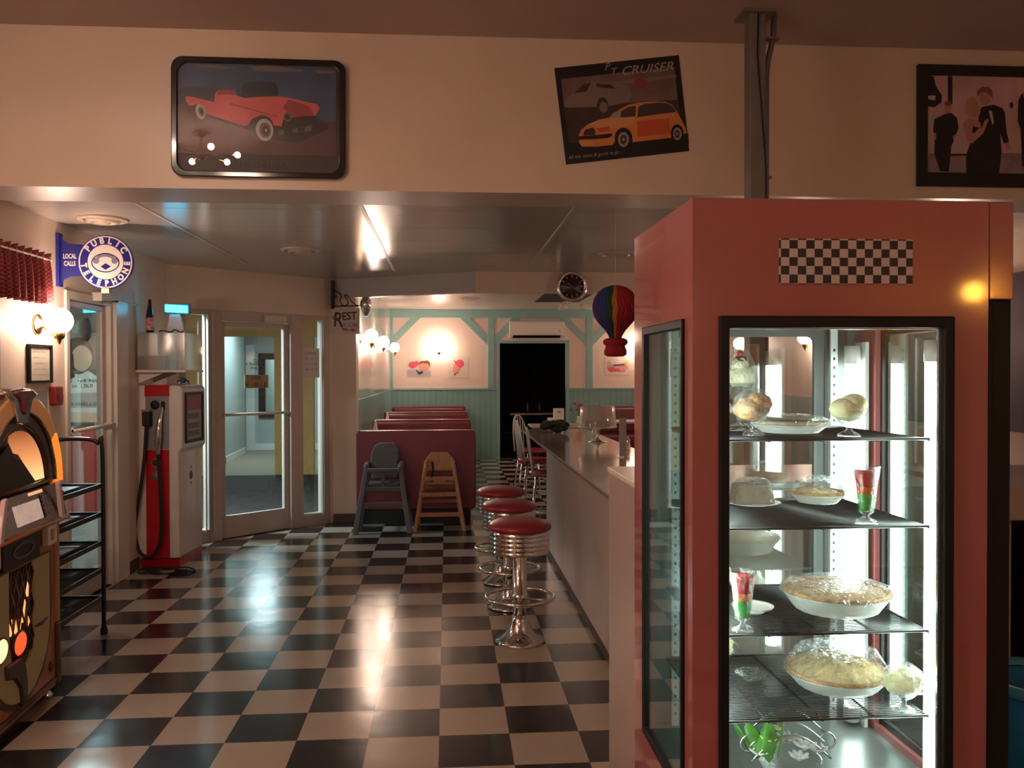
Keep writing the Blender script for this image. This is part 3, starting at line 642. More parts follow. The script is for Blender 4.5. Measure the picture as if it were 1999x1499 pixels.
# ================================================================ COUNTER
M_lam = mat('speckled_laminate', (0.34, 0.28, 0.24), 0.09, var=0.10, vscale=90, spec=0.7, bump=0.02, bscale=6)
M_face = mat('counter_face_laminate', (0.50, 0.44, 0.41), 0.28, var=0.05, vscale=3, stretch=(3, 3, 0.6), bump=0.04, bscale=5)
t = thing('diner_counter', 'long laminate lunch counter running along the stools', 'counter', (1.2, 6.4, 0))
MB().prism([(0.852, 2.96), (1.34, 2.96), (1.34, 4.1), (1.60, 4.1), (1.60, 9.85), (0.852, 9.85)], 0.903, 0.925, 'z').build('worktop', M_lam, t, bevel=0.004, world=True)
MB().box(0.846, 0.852, 2.96, 9.85, 0.906, 0.922).build('edge_strip', mat('dull_alu', (0.35, 0.28, 0.24), 0.4, 0.6), t, world=True)
MB().box(0.872, 0.90, 2.96, 7.55, 0.0, 0.903).build('front_panel', M_face, t, world=True)
MB().box(0.90, 1.55, 7.52, 7.55, 0.0, 0.903).build('end_panel', M_face, t, world=True)
MB().box(1.30, 1.55, 7.55, 9.80, 0.0, 0.903).build('rear_cabinet', M_face, t, world=True)
MB().box(0.866, 0.872, 2.96, 7.55, 0.0, 0.05).build('toe_strip', MATS['brown_base'], t, world=True)
t = thing('register_counter', 'tall cream laminate stand at the end of the lunch counter behind the pie case', 'counter', (1.0, 2.7, 0))
M_cream = mat('cream_laminate', (0.38, 0.295, 0.26), 0.35, var=0.03)
MB().box(0.556, 1.45, 2.47, 2.945, 0.0, 1.235).build('body', M_cream, t, world=True, bevel=0.003)
MB().box(0.552, 1.455, 2.465, 2.95, 1.235, 1.252).build('top', mat('white_laminate', (0.72, 0.66, 0.62), 0.3), t, world=True, bevel=0.003)
# cake stand
M_cover = pane('clear_cake_cover', (0.93, 0.90, 0.88), 0.05, 0.05, milk=0.38, milkcol=(0.8, 0.7, 0.66))
t = thing('cake_stand', 'chrome cake stand with clear cover over a brown pie on the counter', 'cake stand', (1.405, 8.0, 0.925))
MB().lathe([(0, 0), (0.085, 0), (0.085, 0.006), (0.03, 0.02), (0.014, 0.045), (0.012, 0.11), (0.05, 0.128), (0.17, 0.134), (0.182, 0.142), (0.17, 0.140), (0, 0.140)], n=40).build('stand', M_chrome, t)
cv = MB().lathe([(0.178, 0.142), (0.160, 0.325), (0.150, 0.338), (0, 0.342)], n=48).build('cover', M_cover, t)
MB().lathe([(0, 0.340), (0.012, 0.345), (0.016, 0.362), (0, 0.37)], n=16).build('cover_knob', M_chrome, cv)
M_crust = mat('golden_crust', (0.50, 0.26, 0.09), 0.7, var=0.45, vscale=40, bump=0.6, bscale=60)
tag(MB().lathe([(0, 0), (0.11, 0), (0.135, 0.03), (0.14, 0.042), (0.12, 0.05), (0.09, 0.058), (0, 0.064)], n=36, flute=18, famp=0.015).build('brown_pie', mat('dark_pie', (0.22, 0.09, 0.04), 0.6, var=0.3, vscale=30, bump=0.4)), 'brown pie under the clear cover of the cake stand', 'pie').location = (1.405, 8.0, 1.067)
t = thing('menu_holder', 'tall narrow acrylic menu holder with white card on the counter', 'menu holder', (1.345, 6.55, 0.925))
MB().box(-0.045, 0.045, -0.05, 0.05, 0, 0.008).build('foot', M_clear, t); MB().box(-0.026, 0.026, -0.006, 0.006, 0.008, 0.30).build('card', mat('lilac_card', (0.45, 0.38, 0.42), 0.4), t); MB().box(-0.028, 0.028, -0.010, -0.007, 0.006, 0.302).build('clear_sleeve', M_clear, t)
M_salt = mat('white_salt', (0.7, 0.68, 0.65), 0.8)
def shaker(label, x, y, z, grp):
    t = thing('shaker', label, 'shaker', (x, y, z), 0, grp)
    MB().lathe([(0, 0), (0.022, 0), (0.024, 0.01), (0.019, 0.07), (0, 0.07)], n=16, flute=8, famp=0.04).build('jar', M_cover, t)
    MB().lathe([(0.021, 0.068), (0.021, 0.085), (0.014, 0.098), (0, 0.10)], n=16).build('cap', M_chrome, t); return t
s0 = shaker('chrome topped shaker near the menu holder', 1.50, 7.1, 0.925, 'shakers on the lunch counter')
dup(s0, (1.54, 7.35, 0.925), 0, 'chrome topped shaker a step behind the first'); dup(s0, (1.50, 8.75, 0.925), 0, 'chrome topped shaker beyond the cake stand'); dup(s0, (1.55, 8.95, 0.925), 0, 'farthest chrome topped shaker on the lunch counter')
rnd = random.Random(3); mb = MB()
for i in range(16):
    mb.ball((rnd.uniform(-0.15, 0.15), rnd.uniform(-0.14, 0.14), rnd.uniform(0.03, 0.09)), rnd.uniform(0.035, 0.06), 12, (1.2, 1.1, 0.75), 0.12, i)
o = tag(mb.build('cloth_bundle', mat('dark_green_cloth', (0.018, 0.022, 0.018), 0.95, var=0.4, vscale=30, bump=0.6, bscale=80)), 'dark crumpled cloth bundle lying on the counter before the far table', 'cloth')
o.location = (1.17, 9.35, 0.925)
tb = pedestal_table('tall beige topped table beyond the end of the lunch counter', 1.50, 11.1, 0.85, 0.7, 0.895, None, mat('beige_top', (0.42, 0.34, 0.24), 0.4, var=0.2, vscale=40))
t = thing('menu_stand', 'white card box standing on the tall beige table', 'menu', (1.44, 11.1, 0.895)); MB().box(-0.065, 0.065, -0.05, 0.05, 0, 0.215).build('box', M_paper, t, bevel=0.004)
MB().box(-0.02, 0.02, -0.0515, -0.05, 0.16, 0.18).build('print', MATS['grey_ink'], t)
tag(MB().box(-0.045, 0.045, -0.04, 0.04, 0, 0.10).build('card_box', M_paper, bevel=0.003), 'small white box beside the taller white card box', 'box').location = (1.33, 11.0, 0.895)
t = thing('flower_vase', 'small vase of dusty red flowers on the tall beige table', 'vase of flowers', (1.72, 11.15, 0.895))
MB().lathe([(0, 0), (0.035, 0), (0.045, 0.04), (0.03, 0.09), (0.035, 0.11), (0, 0.10)], n=20).build('vase', M_white, t)
M_petal = mat('dusty_red_petals', (0.42, 0.10, 0.09), 0.7, var=0.3, vscale=30); M_leafy = mat('dull_green_stem', (0.07, 0.12, 0.05), 0.7)
for i in range(11):
    a, b = rnd.uniform(0, 6.28), rnd.uniform(0.02, 0.11); z = rnd.uniform(0.15, 0.27); x, y = b*math.cos(a), b*math.sin(a)
    MB().tube([(0, 0, 0.10), (x*0.5, y*0.5, z*0.7), (x, y, z)], 0.002, 5).build('stem', M_leafy, t)
    MB().ball((x, y, z+0.01), 0.022, 10, (1, 1, 0.7), 0.25, i).build('blossom', M_petal, t)

# spindle chairs
M_ivory = mat('ivory_tube', (0.52, 0.46, 0.44), 0.3)
def spindle_chair(label, x, y, rz, m=M_ivory, ms=M_vinyl, grp='spindle-back counter chairs', zs=0.62):
    t = thing('spindle_chair', label, 'chair', (x, y, 0), rz, grp)      # front faces +x
    MB().lathe([(0, zs-0.04), (0.19, zs-0.04), (0.20, zs-0.02), (0.19, zs), (0.1, zs+0.012), (0, zs+0.015)], n=32).build('seat', ms, t)
    hoop = [(-0.16-0.06*math.sin(PI*i/16), 0.19*math.cos(PI*i/16), zs-0.02+0.44*math.sin(PI*i/16)**0.7) for i in range(17)]
    MB().tube(hoop, 0.011, 8).build('back_hoop', m, t)
    for i in range(5):
        yy = -0.12+0.06*i; f = math.sqrt(max(0, 1-(yy/0.19)**2)); zt = zs-0.02+0.44*f**0.7
        MB().tube([(-0.165, yy*0.75, zs-0.01), (-0.16-0.06*f, yy, zt)], 0.006, 6).build('spindle', m, t)
    for sx in (-1, 1):
        for sy in (-1, 1):
            MB().tube([(sx*0.12, sy*0.12, zs-0.03), (sx*0.20, sy*0.20, 0.0)], 0.012, 8).build('leg', M_chrome if m is M_ivory else m, t)
    MB().tube([(0.165*math.cos(a), 0.165*math.sin(a), 0.24) for a in [2*PI*i/24 for i in range(24)]], 0.008, 6, True).build('foot_hoop', M_chrome if m is M_ivory else m, t)
    return t
c0 = spindle_chair('ivory spindle chair with red seat at the end of the lunch counter', 1.07, 10.75, -0.55)
dup(c0, (0.985, 8.30, 0), -0.1, 'ivory spindle chair pulled under the counter overhang'); dup(c0, (0.98, 9.55, 0), 0.1, 'ivory spindle chair between the other two at the counter')
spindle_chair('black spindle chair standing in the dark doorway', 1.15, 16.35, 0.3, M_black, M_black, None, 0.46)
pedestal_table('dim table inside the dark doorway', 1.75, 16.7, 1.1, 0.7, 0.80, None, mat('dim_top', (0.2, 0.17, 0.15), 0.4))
for i, (x, y) in enumerate(((1.55, 16.6), (1.80, 16.75))):
    tag(MB().lathe([(0, 0), (0.03, 0), (0.03, 0.11), (0.012, 0.16), (0.012, 0.21), (0, 0.21)], n=14).build('bottle', mat('brown_bottle', (0.10, 0.05, 0.03), 0.2)), ('dark bottle on the dim table, nearer the chair', 'dark bottle on the dim table, middle of the top')[i], 'bottle', 'bottles on the dim table').location = (x, y, 0.80)
# ================================================================ WALL AND CEILING THINGS
t = thing('air_conditioner', 'white wall air conditioner over the dark doorway', 'air conditioner', (1.627, BK, 2.2))
MB().prism([(-0.0, 0.0), (-0.14, 0.0), (-0.20, 0.04), (-0.215, 0.10), (-0.21, 0.28), (-0.18, 0.305), (0, 0.305)], -0.50, 0.50, 'x').build('body', M_white, t, bevel=0.01)
MB().prism([(-0.135, -0.004), (-0.205, 0.035), (-0.205, 0.045), (-0.13, 0.006)], -0.44, 0.42, 'x').build('vent_slot', M_black, t)
MB().box(0.40, 0.41, -0.219, -0.210, 0.10, 0.14).build('indicator', M_steel, t)
# valentine style prints on pink walls: loose blobs of colour
def print_sheet(label, x, z0, z1, w, blobs, y=BK, rot=0.0, grp='old valentine prints on the pink back wall', name='valentine_print', papercol=None):
    mb = MB(Matrix.Translation((x, y-0.004, (z0+z1)/2)) @ Matrix.Rotation(rot, 4, 'Y'))
    h = (z1-z0)/2; mb.box(-w/2, w/2, 0, 0.003, -h, h)
    mats = [papercol or mat('cream_print_paper', (0.72, 0.62, 0.54), 0.6)]; k = 0
    for c, pl in blobs:
        if c not in mats: mats.append(c)
        k += 1; mb.mi = mats.index(c); mb.flat([(p[0]*w/2, p[1]*h) for p in pl], 0.0004*k)
    return tag(mb.build(name, mats), label, 'print', grp)
b_red = mat('print_rose', (0.75, 0.10, 0.16), 0.6); b_coral = mat('print_coral', (0.78, 0.30, 0.22), 0.6); b_dk = mat('print_plum', (0.07, 0.03, 0.05), 0.6)
b_brown = mat('print_brown', (0.20, 0.08, 0.06), 0.6); b_lil = mat('print_lilac', (0.50, 0.42, 0.45), 0.6); b_gold = mat('print_gold', (0.70, 0.45, 0.10), 0.6); b_blue = mat('print_blue', (0.12, 0.2, 0.45), 0.6); b_gr = mat('print_green', (0.12, 0.25, 0.08), 0.6)
print_sheet('valentine print with pink blobs and dark bow, between corner post and back wall lamp', -0.50, 1.50, 1.83, 0.44, [
    (b_lil, [(-0.95, -0.95), (0.95, -0.95), (0.9, -0.35), (0.3, -0.2), (-0.95, -0.2)]), (b_red, circ(-0.52, 0.30, 0.34, 16, 0.38)), (b_red, circ(-0.22, 0.45, 0.24, 16, 0.3)),
    (b_brown, circ(0.32, 0.42, 0.34, 16, 0.33)), (b_brown, circ(0.62, 0.35, 0.30, 16, 0.45)), (b_coral, circ(0.30, 0.10, 0.34, 16, 0.4)), (b_coral, circ(0.58, 0.08, 0.26, 16, 0.4)),
    (b_dk, [(-0.3, -0.15), (0.0, -0.45), (0.35, -0.35), (0.3, -0.6), (0.0, -0.78), (-0.15, -0.5)])])
print_sheet('small valentine print with a rose-red bunch, between the lamp and the teal post', 0.21, 1.48, 1.86, 0.36, [
    (b_red, circ(0.15, 0.35, 0.42, 16, 0.40)), (b_coral, circ(-0.15, 0.0, 0.40, 16, 0.42)), (b_coral, circ(-0.28, -0.3, 0.3, 16, 0.3)), (b_red, [(-0.5, 0.75), (-0.1, 0.5), (0.3, 0.0), (0.1, -0.05), (-0.3, 0.3)]),
    (b_gr, [(-0.35, -0.5), (0.1, -0.45), (-0.1, -0.62)]), (b_brown, [(-0.45, -0.6), (-0.2, -0.6), (-0.4, -0.85)])])
print_sheet('wide valentine print with gold and rose shapes under the paper balloon', 3.12, 1.52, 1.85, 0.46, [
    (b_gold, [(-0.9, 0.3), (-0.6, 0.7), (-0.4, 0.2), (-0.5, -0.1)]), (b_lil, [(-0.9, -0.3), (0.9, -0.3), (0.8, 0.2), (-0.8, 0.2)]), (b_red, [(-0.8, -0.3), (0.7, -0.2), (0.6, -0.6), (-0.5, -0.6)]),
    (b_coral, circ(0.45, -0.25, 0.3, 14, 0.3)), (b_red, circ(-0.45, -0.35, 0.3, 14, 0.3)), (b_gold, circ(0.75, 0.35, 0.12, 12, 0.25)), (b_brown, [(-0.3, 0.2), (0.6, 0.3), (0.6, 0.1), (-0.3, 0.0)])])
tag(MB().box(1.42, 2.12, 12.3, 13.9, 2.708, 2.722).build('ceiling_hatch', M_blackm), 'black ceiling hatch in the plank ceiling behind the clock', 'hatch')
t = thing('ceiling_light', 'small chrome ceiling light with three clear shades over the far booths', 'ceiling light', (1.85, 13.0, 2.72))
MB().lathe([(0, 0), (0.07, 0), (0.06, -0.025), (0.012, -0.03), (0.012, -0.07), (0.03, -0.09), (0, -0.11)], n=20).build('canopy', M_chrome, t)
for i in range(3):
    a = 2.0+2*PI*i/3; c, s_ = math.cos(a), math.sin(a)
    ar = MB().tube([(0.02*c, 0.02*s_, -0.08), (0.14*c, 0.14*s_, -0.07), (0.2*c, 0.2*s_, -0.10)], 0.007, 8).build('arm', M_chrome, t)
    MB().lathe([(0.02, 0), (0.05, -0.03), (0.065, -0.09), (0.06, -0.092)], (0.2*c, 0.2*s_, -0.10), 20).build('shade', M_cover, ar)
# clock
t = thing('wall_clock', 'round wall clock with dark face and chrome rim on the cream beam', 'clock', (1.216, 8.37, 2.412))
MB().lathe([(0, 0), (0.118, 0), (0.118, 0.022), (0, 0.022)], axis='-y', n=48).build('face', mat('clock_face', (0.045, 0.02, 0.022), 0.3), t)
MB().lathe([(0.115, 0), (0.150, 0), (0.153, 0.02), (0.142, 0.04), (0.124, 0.036), (0.115, 0.024)], axis='-y', n=56).build('rim', M_chrome, t)
mk = MB()
for i in range(12):
    a = PI/6*i; c, s_ = math.cos(a), math.sin(a); r0, r1 = 0.085, 0.108
    mk.add([(r*s_+q*c*0.005, -0.0235, r*c-q*s_*0.005) for r, q in ((r0, -1), (r0, 1), (r1, 1), (r1, -1))], [(0, 1, 2, 3)])
mk.build('hour_marks', mat('dull_gold', (0.45, 0.32, 0.25), 0.4), t)
for nm, a, ln in (('hour_hand', math.radians(-52), 0.055), ('minute_hand', math.radians(128), 0.085)):
    c, s_ = math.cos(a), math.sin(a)
    MB().add([(-c*0.004-s_*0.01, -0.025, s_*0.004-c*0.01), (c*0.004-s_*0.01, -0.025, -s_*0.004-c*0.01), (c*0.002+s_*ln, -0.025, -s_*0.002+c*ln), (-c*0.002+s_*ln, -0.025, s_*0.002+c*ln)], [(0, 1, 2, 3)]).build(nm, MATS['dull_gold'], t)
# paper balloon
t = thing('paper_balloon', 'rainbow honeycomb paper hot-air balloon with red basket hanging beside the pie case', 'paper balloon', (0.905, 4.6, 1.66), 0.0)
cols = {'purple': (0.07, 0.012, 0.10), 'blue': (0.008, 0.03, 0.16), 'green': (0.005, 0.045, 0.025), 'gold': (0.42, 0.15, 0.015), 'red': (0.30, 0.006, 0.012)}
pm = [mat('tissue_'+k, v, 0.75, bump=0.8, bscale=160, stretch=(1, 1, 0.35)) for k, v in cols.items()]
p0 = [(0.0, 0.384), (0.03, 0.382), (0.06, 0.372), (0.09, 0.350), (0.112, 0.318), (0.122, 0.280), (0.122, 0.255), (0.114, 0.222), (0.098, 0.192), (0.075, 0.165), (0.052, 0.140), (0.036, 0.112), (0.030, 0.092)]
prof = []
for a_, b_ in zip(p0, p0[1:]): prof += [a_, ((a_[0]+b_[0])/2, (a_[1]+b_[1])/2)]
prof.append(p0[-1])
mb = MB(); n = 144; vs = []; rows = len(prof)
for i, (r, z) in enumerate(prof):
    sh_ = 0.5*abs((i % 6)-3)/3.0          # the tissue cells lean to and fro from row to row
    for j in range(n):
        a = 2*PI*(j+sh_*2.2)/n; rr = r*(1+0.012*(1 if (j//2+i//3) % 2 else -1)*(r > 0.02)); vs.append((rr*math.cos(a), rr*math.sin(a), z))
def tone(dg):     # 180 = viewer's left, 270 = towards the viewer, 0 = right
    for lim, k in ((20, 0), (90, 4), (120, 4), (160, 2), (205, 0), (232, 1), (250, 2), (262, 3), (338, 4), (361, 0)):
        if dg < lim: return k
for i in range(rows-1):
    for j in range(n):
        mb.f.append((i*n+j, i*n+(j+1) % n, (i+1)*n+(j+1) % n, (i+1)*n+j)); mb.m.append(tone(360.0*(j+0.5)/n)); mb.s.append(False)
mb.v = vs; mb.build('envelope', pm, t)
MB().lathe([(0.030, 0.098), (0.044, 0.100), (0.062, 0.092), (0.066, 0.078), (0.060, 0.066), (0.050, 0.058), (0.055, 0.045), (0.060, 0.030), (0.058, 0.012), (0.044, 0.002), (0.0, 0.0)], n=48, flute=24, famp=0.02).build('basket', pm[4], t)
MB().tube([(0, 0, 0.38), (0, 0, CZ-1.66)], 0.0008, 4).build('hanging_thread', M_paper, t)
# public telephone sign
t = thing('telephone_sign', 'round blue and white public telephone flange sign over the glass door', 'sign', (LW, 5.79, 2.297))
M_bluep = mat('blue_enamel', (0.018, 0.022, 0.22), 0.25, coat=0.4); M_wp = mat('white_enamel_sign', (0.74, 0.66, 0.62), 0.3)
MB().box(0, 0.02, -0.03, 0.03, -0.16, 0.185).build('wall_flange', M_bluep, t)
mb = MB()
pl = [(0.018, 0.185), (0.035, 0.14), (0.075, 0.118), (0.16, 0.112), (0.16, -0.09), (0.075, -0.095), (0.035, -0.115), (0.018, -0.16)]
mb.prism(pl, -0.006, 0.006, 'y'); mb.mi = 1
mb.text('LOCAL', 0.042, 0.078, 0.035, 0.008, sx=0.62, bold=0.0015); mb.text('CALLS', 0.042, 0.078, -0.012, 0.008, sx=0.62, bold=0.0015)
mb.build('arm_plate', [M_bluep, M_wp], t)
cx, cz, R = 0.302, 0.0, 0.174
mb = MB(); mb.prism(circ(cx, cz, R, 64), -0.009, 0.009, 'y')
mb.mi = 1; mb.ring(circ(cx, cz, R-0.006, 64), circ(cx, cz, R-0.014, 64), -0.0105, -0.009)
mb.prism(circ(cx, cz, 0.112, 48), -0.0105, -0.009, 'y')
def arctext(mb, txt, r, a_start, a_step, size, flip=False, d=0.0115):
    for i, ch in enumerate(txt):
        a = math.radians(a_start + (i*a_step)); x, z = cx+r*math.cos(a), cz+r*math.sin(a)
        mb.text(ch, size, x, z, d, ang=a+(PI/2 if flip else -PI/2), bold=0.0028, sx=0.9)
arctext(mb, 'PUBLIC', 0.137, 142, -21.5, 0.055); arctext(mb, 'TELEPHONE', 0.138, 190, 20.8, 0.050, True)
# handset and bell figure in the middle
mb.mi = 0
mb.ring(circ(cx, cz-0.005, 0.088, 40, 0.062), circ(cx, cz-0.005, 0.082, 40, 0.056), -0.0118, -0.0105)
mb.mi = 2
for p in (arc(cx, cz+0.02, 0.06, 20, 160, 10, 0.035)+arc(cx, cz+0.012, 0.045, 160, 20, 10, 0.022), circ(cx-0.058, cz+0.008, 0.02, 16), circ(cx+0.058, cz+0.008, 0.02, 16)): mb.prism(p, -0.0118, -0.0105, 'y')
mb.mi = 0; mb.prism([(cx-0.03, cz-0.03), (cx, cz-0.008), (cx+0.035, cz-0.028), (cx, cz-0.05)], -0.0118, -0.0105, 'y')
mb.build('round_plate', [M_bluep, M_wp, mat('grey_blue_print', (0.20, 0.18, 0.28), 0.4)], t)
MB().box(0.278, 0.326, -0.02, 0.02, -0.20, -0.170).build('lower_clip', M_wallg, t)
# red exit glow sign seen above the telephone sign is only a reflection and is left to the ceiling
# valance
M_ging = checker('red_gingham', (0.26, 0.022, 0.03), (0.40, 0.10, 0.09), 0.012, (0, 0), 0.9, 'yz', wear=0.0)
t = thing('curtain_valance', 'red checked ruffled valance at the window edge of the left wall', 'curtain', (LW+0.03, 4.9, 2.0))
mb = MB(); rows = [0.0, 0.10, 0.2, 0.255, 0.27, 0.285, 0.305]; nn_ = 90; vs = []
for k_, z in enumerate(rows):
    for i in range(nn_+1):
        y = -0.75+1.35*i/nn_; amp = (0.028, 0.024, 0.018, 0.008, 0.006, 0.010, 0.018)[k_]
        vs.append((0.05+amp*math.sin(i*1.15+0.3*math.sin(i*0.4)), y, z + (0.006*math.sin(i*1.15) if k_ in (0, 6) else 0)))
W_ = nn_+1
fs = [(k_*W_+i, k_*W_+i+1, (k_+1)*W_+i+1, (k_+1)*W_+i) for k_ in range(len(rows)-1) for i in range(nn_)]
o = mb.add(vs, fs, True).build('cloth', M_ging, t); md = o.modifiers.new('s', 'SOLIDIFY'); md.thickness = 0.003
MB().tube([(0.05, -0.8, 0.272), (0.05, 0.62, 0.272), (-0.02, 0.625, 0.272)], 0.007, 8).build('curtain_rod', M_white, t)
S('window_2', MB().box(LW, LW+0.02, 3.9, 5.02, 0.95, 1.02).box(LW, LW+0.02, 3.9, 5.02, 2.1, 2.17).box(LW, LW+0.02, 4.95, 5.02, 1.02, 2.1).box(LW, LW+0.02, 3.9, 3.97, 1.02, 2.1).box(LW, LW+0.006, 3.97, 4.95, 1.02, 2.1), mat('painted_window', (0.45, 0.36, 0.32), 0.3))
# framed certificate, notice, fire alarm
t = thing('framed_certificate', 'black framed certificate below the brass globe lamp', 'framed paper', (LW, 5.51, 1.52)); t.rotation_euler = (0, 0, PI/2)
MB().ring(rrect(-0.15, 0.15, 0, 0.235, 0.002, 1), rrect(-0.135, 0.135, 0.015, 0.22, 0.002, 1), -0.022, 0.0).build('frame', M_black, t)
mb = MB(); mb.box(-0.136, 0.136, -0.008, -0.004, 0.014, 0.221); mb.mi = 1
for i in range(5): scribble(mb, -0.09, 0.09, 0.19-0.035*i, 0.010, 40+i, 0.009)
mb.build('certificate', [mat('aged_paper', (0.50, 0.46, 0.36), 0.4), mat('grey_ink', (0.25, 0.22, 0.2), 0.7)], t)
mb = MB(); mb.box(LW, LW+0.003, 5.32, 5.62, 1.20, 1.47); tag(mb.build('grey_notice', mat('grey_notice_paper', (0.28, 0.28, 0.27), 0.6, var=0.1)), 'plain grey notice on the wall above the jukebox', 'notice')
t = thing('fire_alarm_box', 'small red fire alarm pull box beside the grey notice', 'fire alarm', (LW, 5.70, 1.375))
MB().box(0, 0.045, -0.055, 0.055, 0, 0.12).build('box', mat('alarm_red', (0.20, 0.010, 0.010), 0.4), t, bevel=0.01); MB().box(0.045, 0.055, -0.03, 0.03, 0.03, 0.07).build('pull_handle', MATS['alarm_red'], t, bevel=0.003)
# rest room sign
t = thing('rest_room_sign', 'white rest rooms sign with dark red letters hanging from a scroll bracket', 'sign', (-1.185, 9.12, 1.98))
MB().box(-0.012, 0.012, -0.012, 0.10, 0.26, 0.56).build('bracket_bar', M_black, t)
mb = MB()
mb.tube([(0, 0, 0.47), (0.05, 0, 0.44), (0.09, 0, 0.40), (0.08, 0, 0.34), (0.11, 0, 0.30), (0.15, 0, 0.305), (0.16, 0, 0.35), (0.13, 0, 0.39), (0.13, 0, 0.41), (0.16, 0, 0.40), (0.19, 0, 0.35), (0.24, 0, 0.305), (0.27, 0, 0.30)], 0.005, 8, sm=4)
mb.tube([(0, 0, 0.29), (0.28, 0, 0.295)], 0.006, 6).tube([(0.02, 0, 0.40), (0.045, 0, 0.385), (0.03, 0, 0.37)], 0.004, 6)
mb.build('scroll', M_black, t)
mb = MB(); mb.box(-0.01, 0.28, -0.006, 0.006, 0.0, 0.27); M_dred = mat('oxblood_letters', (0.10, 0.015, 0.012), 0.5); M_gl = mat('grey_letters', (0.22, 0.24, 0.20), 0.5)
mb.mi = 1; mb.text('R', 0.21, 0.055, 0.145, 0.007, shear=0.1, bold=0.004, sx=0.8); mb.text('EST', 0.115, 0.175, 0.185, 0.007, bold=0.003, sx=0.85, ang=0.06)
mb.tube([(0.03, -0.007, 0.20), (0.0, -0.007, 0.17), (0.02, -0.007, 0.15)], 0.006, 6).tube([(0.09, -0.007, 0.08), (0.12, -0.007, 0.04), (0.14, -0.007, 0.06)], 0.006, 6)
mb.mi = 2; mb.text('ROOMS', 0.062, 0.19, 0.095, 0.007, bold=0.001, sx=0.75)
mb.mi = 3; mb.prism([(0.13, 0.035), (0.20, 0.038), (0.20, 0.022), (0.25, 0.042), (0.20, 0.062), (0.20, 0.046), (0.13, 0.05)], -0.008, -0.006, 'y')
mb.build('sign_board', [mat('cream_sign', (0.60, 0.50, 0.46), 0.4), M_dred, M_gl, mat('arrow_red', (0.5, 0.02, 0.03), 0.4)], t, bevel=0.0)
MB().tube([(0.26, 0, 0.30), (0.26, 0, 0.27)], 0.003, 6).tube([(0.02, 0, 0.30), (0.02, 0, 0.27)], 0.003, 6).build('hooks', M_black, t)
t = thing('spotlight', 'small unlit chrome spotlight beside the rest room sign', 'spotlight', (-0.86, 9.20, 2.31))
MB().lathe([(0, 0), (0.03, 0), (0.03, 0.01), (0, 0.012)], axis='-y', n=16).build('mount', M_chrome, t)
MB().lathe([(0, 0.06), (0.03, 0.055), (0.055, 0.02), (0.06, -0.03), (0.04, -0.09), (0.02, -0.14), (0, -0.15)], (0.02, -0.09, 0.0), 24).build('shade', M_chrome, t)
MB().tube([(0, -0.01, 0), (0.0, -0.05, 0.03), (0.02, -0.09, 0.055)], 0.006, 6).build('arm', M_chrome, t)
# steel post with conduit
t = thing('steel_post', 'grey painted steel post rising behind the pink pie case to the ceiling', 'post', (1.40, 3.85, 0))
MB().box(-0.037, 0.037, -0.04, 0.04, 0, 3.2).build('post', M_steel, t, bevel=0.004)
MB().box(-0.075, 0.075, -0.07, 0.07, 3.185, 3.2).build('top_plate', M_steel, t)
MB().tube([(0.052, 0, 0.0), (0.052, 0, 2.92), (0.058, 0, 2.98), (0.085, 0, 3.10), (0.088, 0, 3.2)], 0.013, 10).build('conduit', M_steel, t)
MB().tube([(0.0, -0.044, 3.19), (-0.005, -0.044, 3.0), (0.012, -0.044, 2.8), (0.035, -0.044, 2.5), (0.040, -0.044, 1.2)], 0.003, 6).build('thin_cable', M_black, t)
for z in (2.46, 3.09): MB().box(0.03, 0.072 if z < 3 else 0.11, -0.018, 0.018, z-0.006, z+0.006).build('strap', M_steel, t)

# ================================================================ PICTURES ON THE HEADER
HP = 4.2
def mapper(u0, v0, sc, y):
    def f(pts):
        out = []
        for u, v in pts:
            p = at(u0+u/sc, v0+v/sc, Y=y); out.append((p.x, p.z))
        return out
    return f
# framed car picture
f1 = mapper(300, 80, 4.9975, HP-0.03)
t = thing('framed_car_picture', 'black framed picture of a red open-top car on the header wall', 'framed picture', (-0.87, HP, 2.48))
ou = rrect(-1.285, -0.475, 2.50, 3.062, 0.055, 8)
def rotp(pts, a, cx_, cz_): return [(cx_+(x-cx_)*math.cos(a)-(z-cz_)*math.sin(a), cz_+(x-cx_)*math.sin(a)+(z-cz_)*math.cos(a)) for x, z in pts]
ou = rotp(ou, -0.005, -0.88, 2.78)
cxx = sum(p[0] for p in ou)/len(ou); czz = sum(p[1] for p in ou)/len(ou)
inn = [(cxx+(x-cxx)*0.925, czz+(z-czz)*0.90) for x, z in ou]
M_fr = mat('gloss_black_frame', (0.006, 0.005, 0.005), 0.12, coat=0.6)
MB().ring(ou, inn, HP-0.03, HP, smooth=False).build('frame', M_fr, t, world=True, bevel=0.006)
def art(mb, fm, items, mats, y, step=0.00012):
    for k, (m_, pl) in enumerate(items):
        if m_ not in mats: mats.append(m_)
        mb.mi = mats.index(m_); mb.add([(x, y-step*(k+1), z) for x, z in fm(pl)], [tuple(range(len(pl)))])
A_navy = mat('art_navy', (0.030, 0.065, 0.14), 0.5, var=0.4, vscale=6); A_maroon = mat('art_maroon', (0.075, 0.025, 0.030), 0.5, var=0.3, vscale=8); A_body = mat('art_car_red', (0.60, 0.10, 0.10), 0.5, var=0.15, vscale=5)
A_bodyd = mat('art_car_dark_red', (0.30, 0.035, 0.04), 0.5); A_blk = mat('art_black', (0.006, 0.005, 0.006), 0.5); A_wht = mat('art_whitewall', (0.42, 0.36, 0.33), 0.5); A_gry = mat('art_grey', (0.10, 0.085, 0.085), 0.5); A_cld = mat('art_cloud', (0.16, 0.12, 0.12), 0.6)
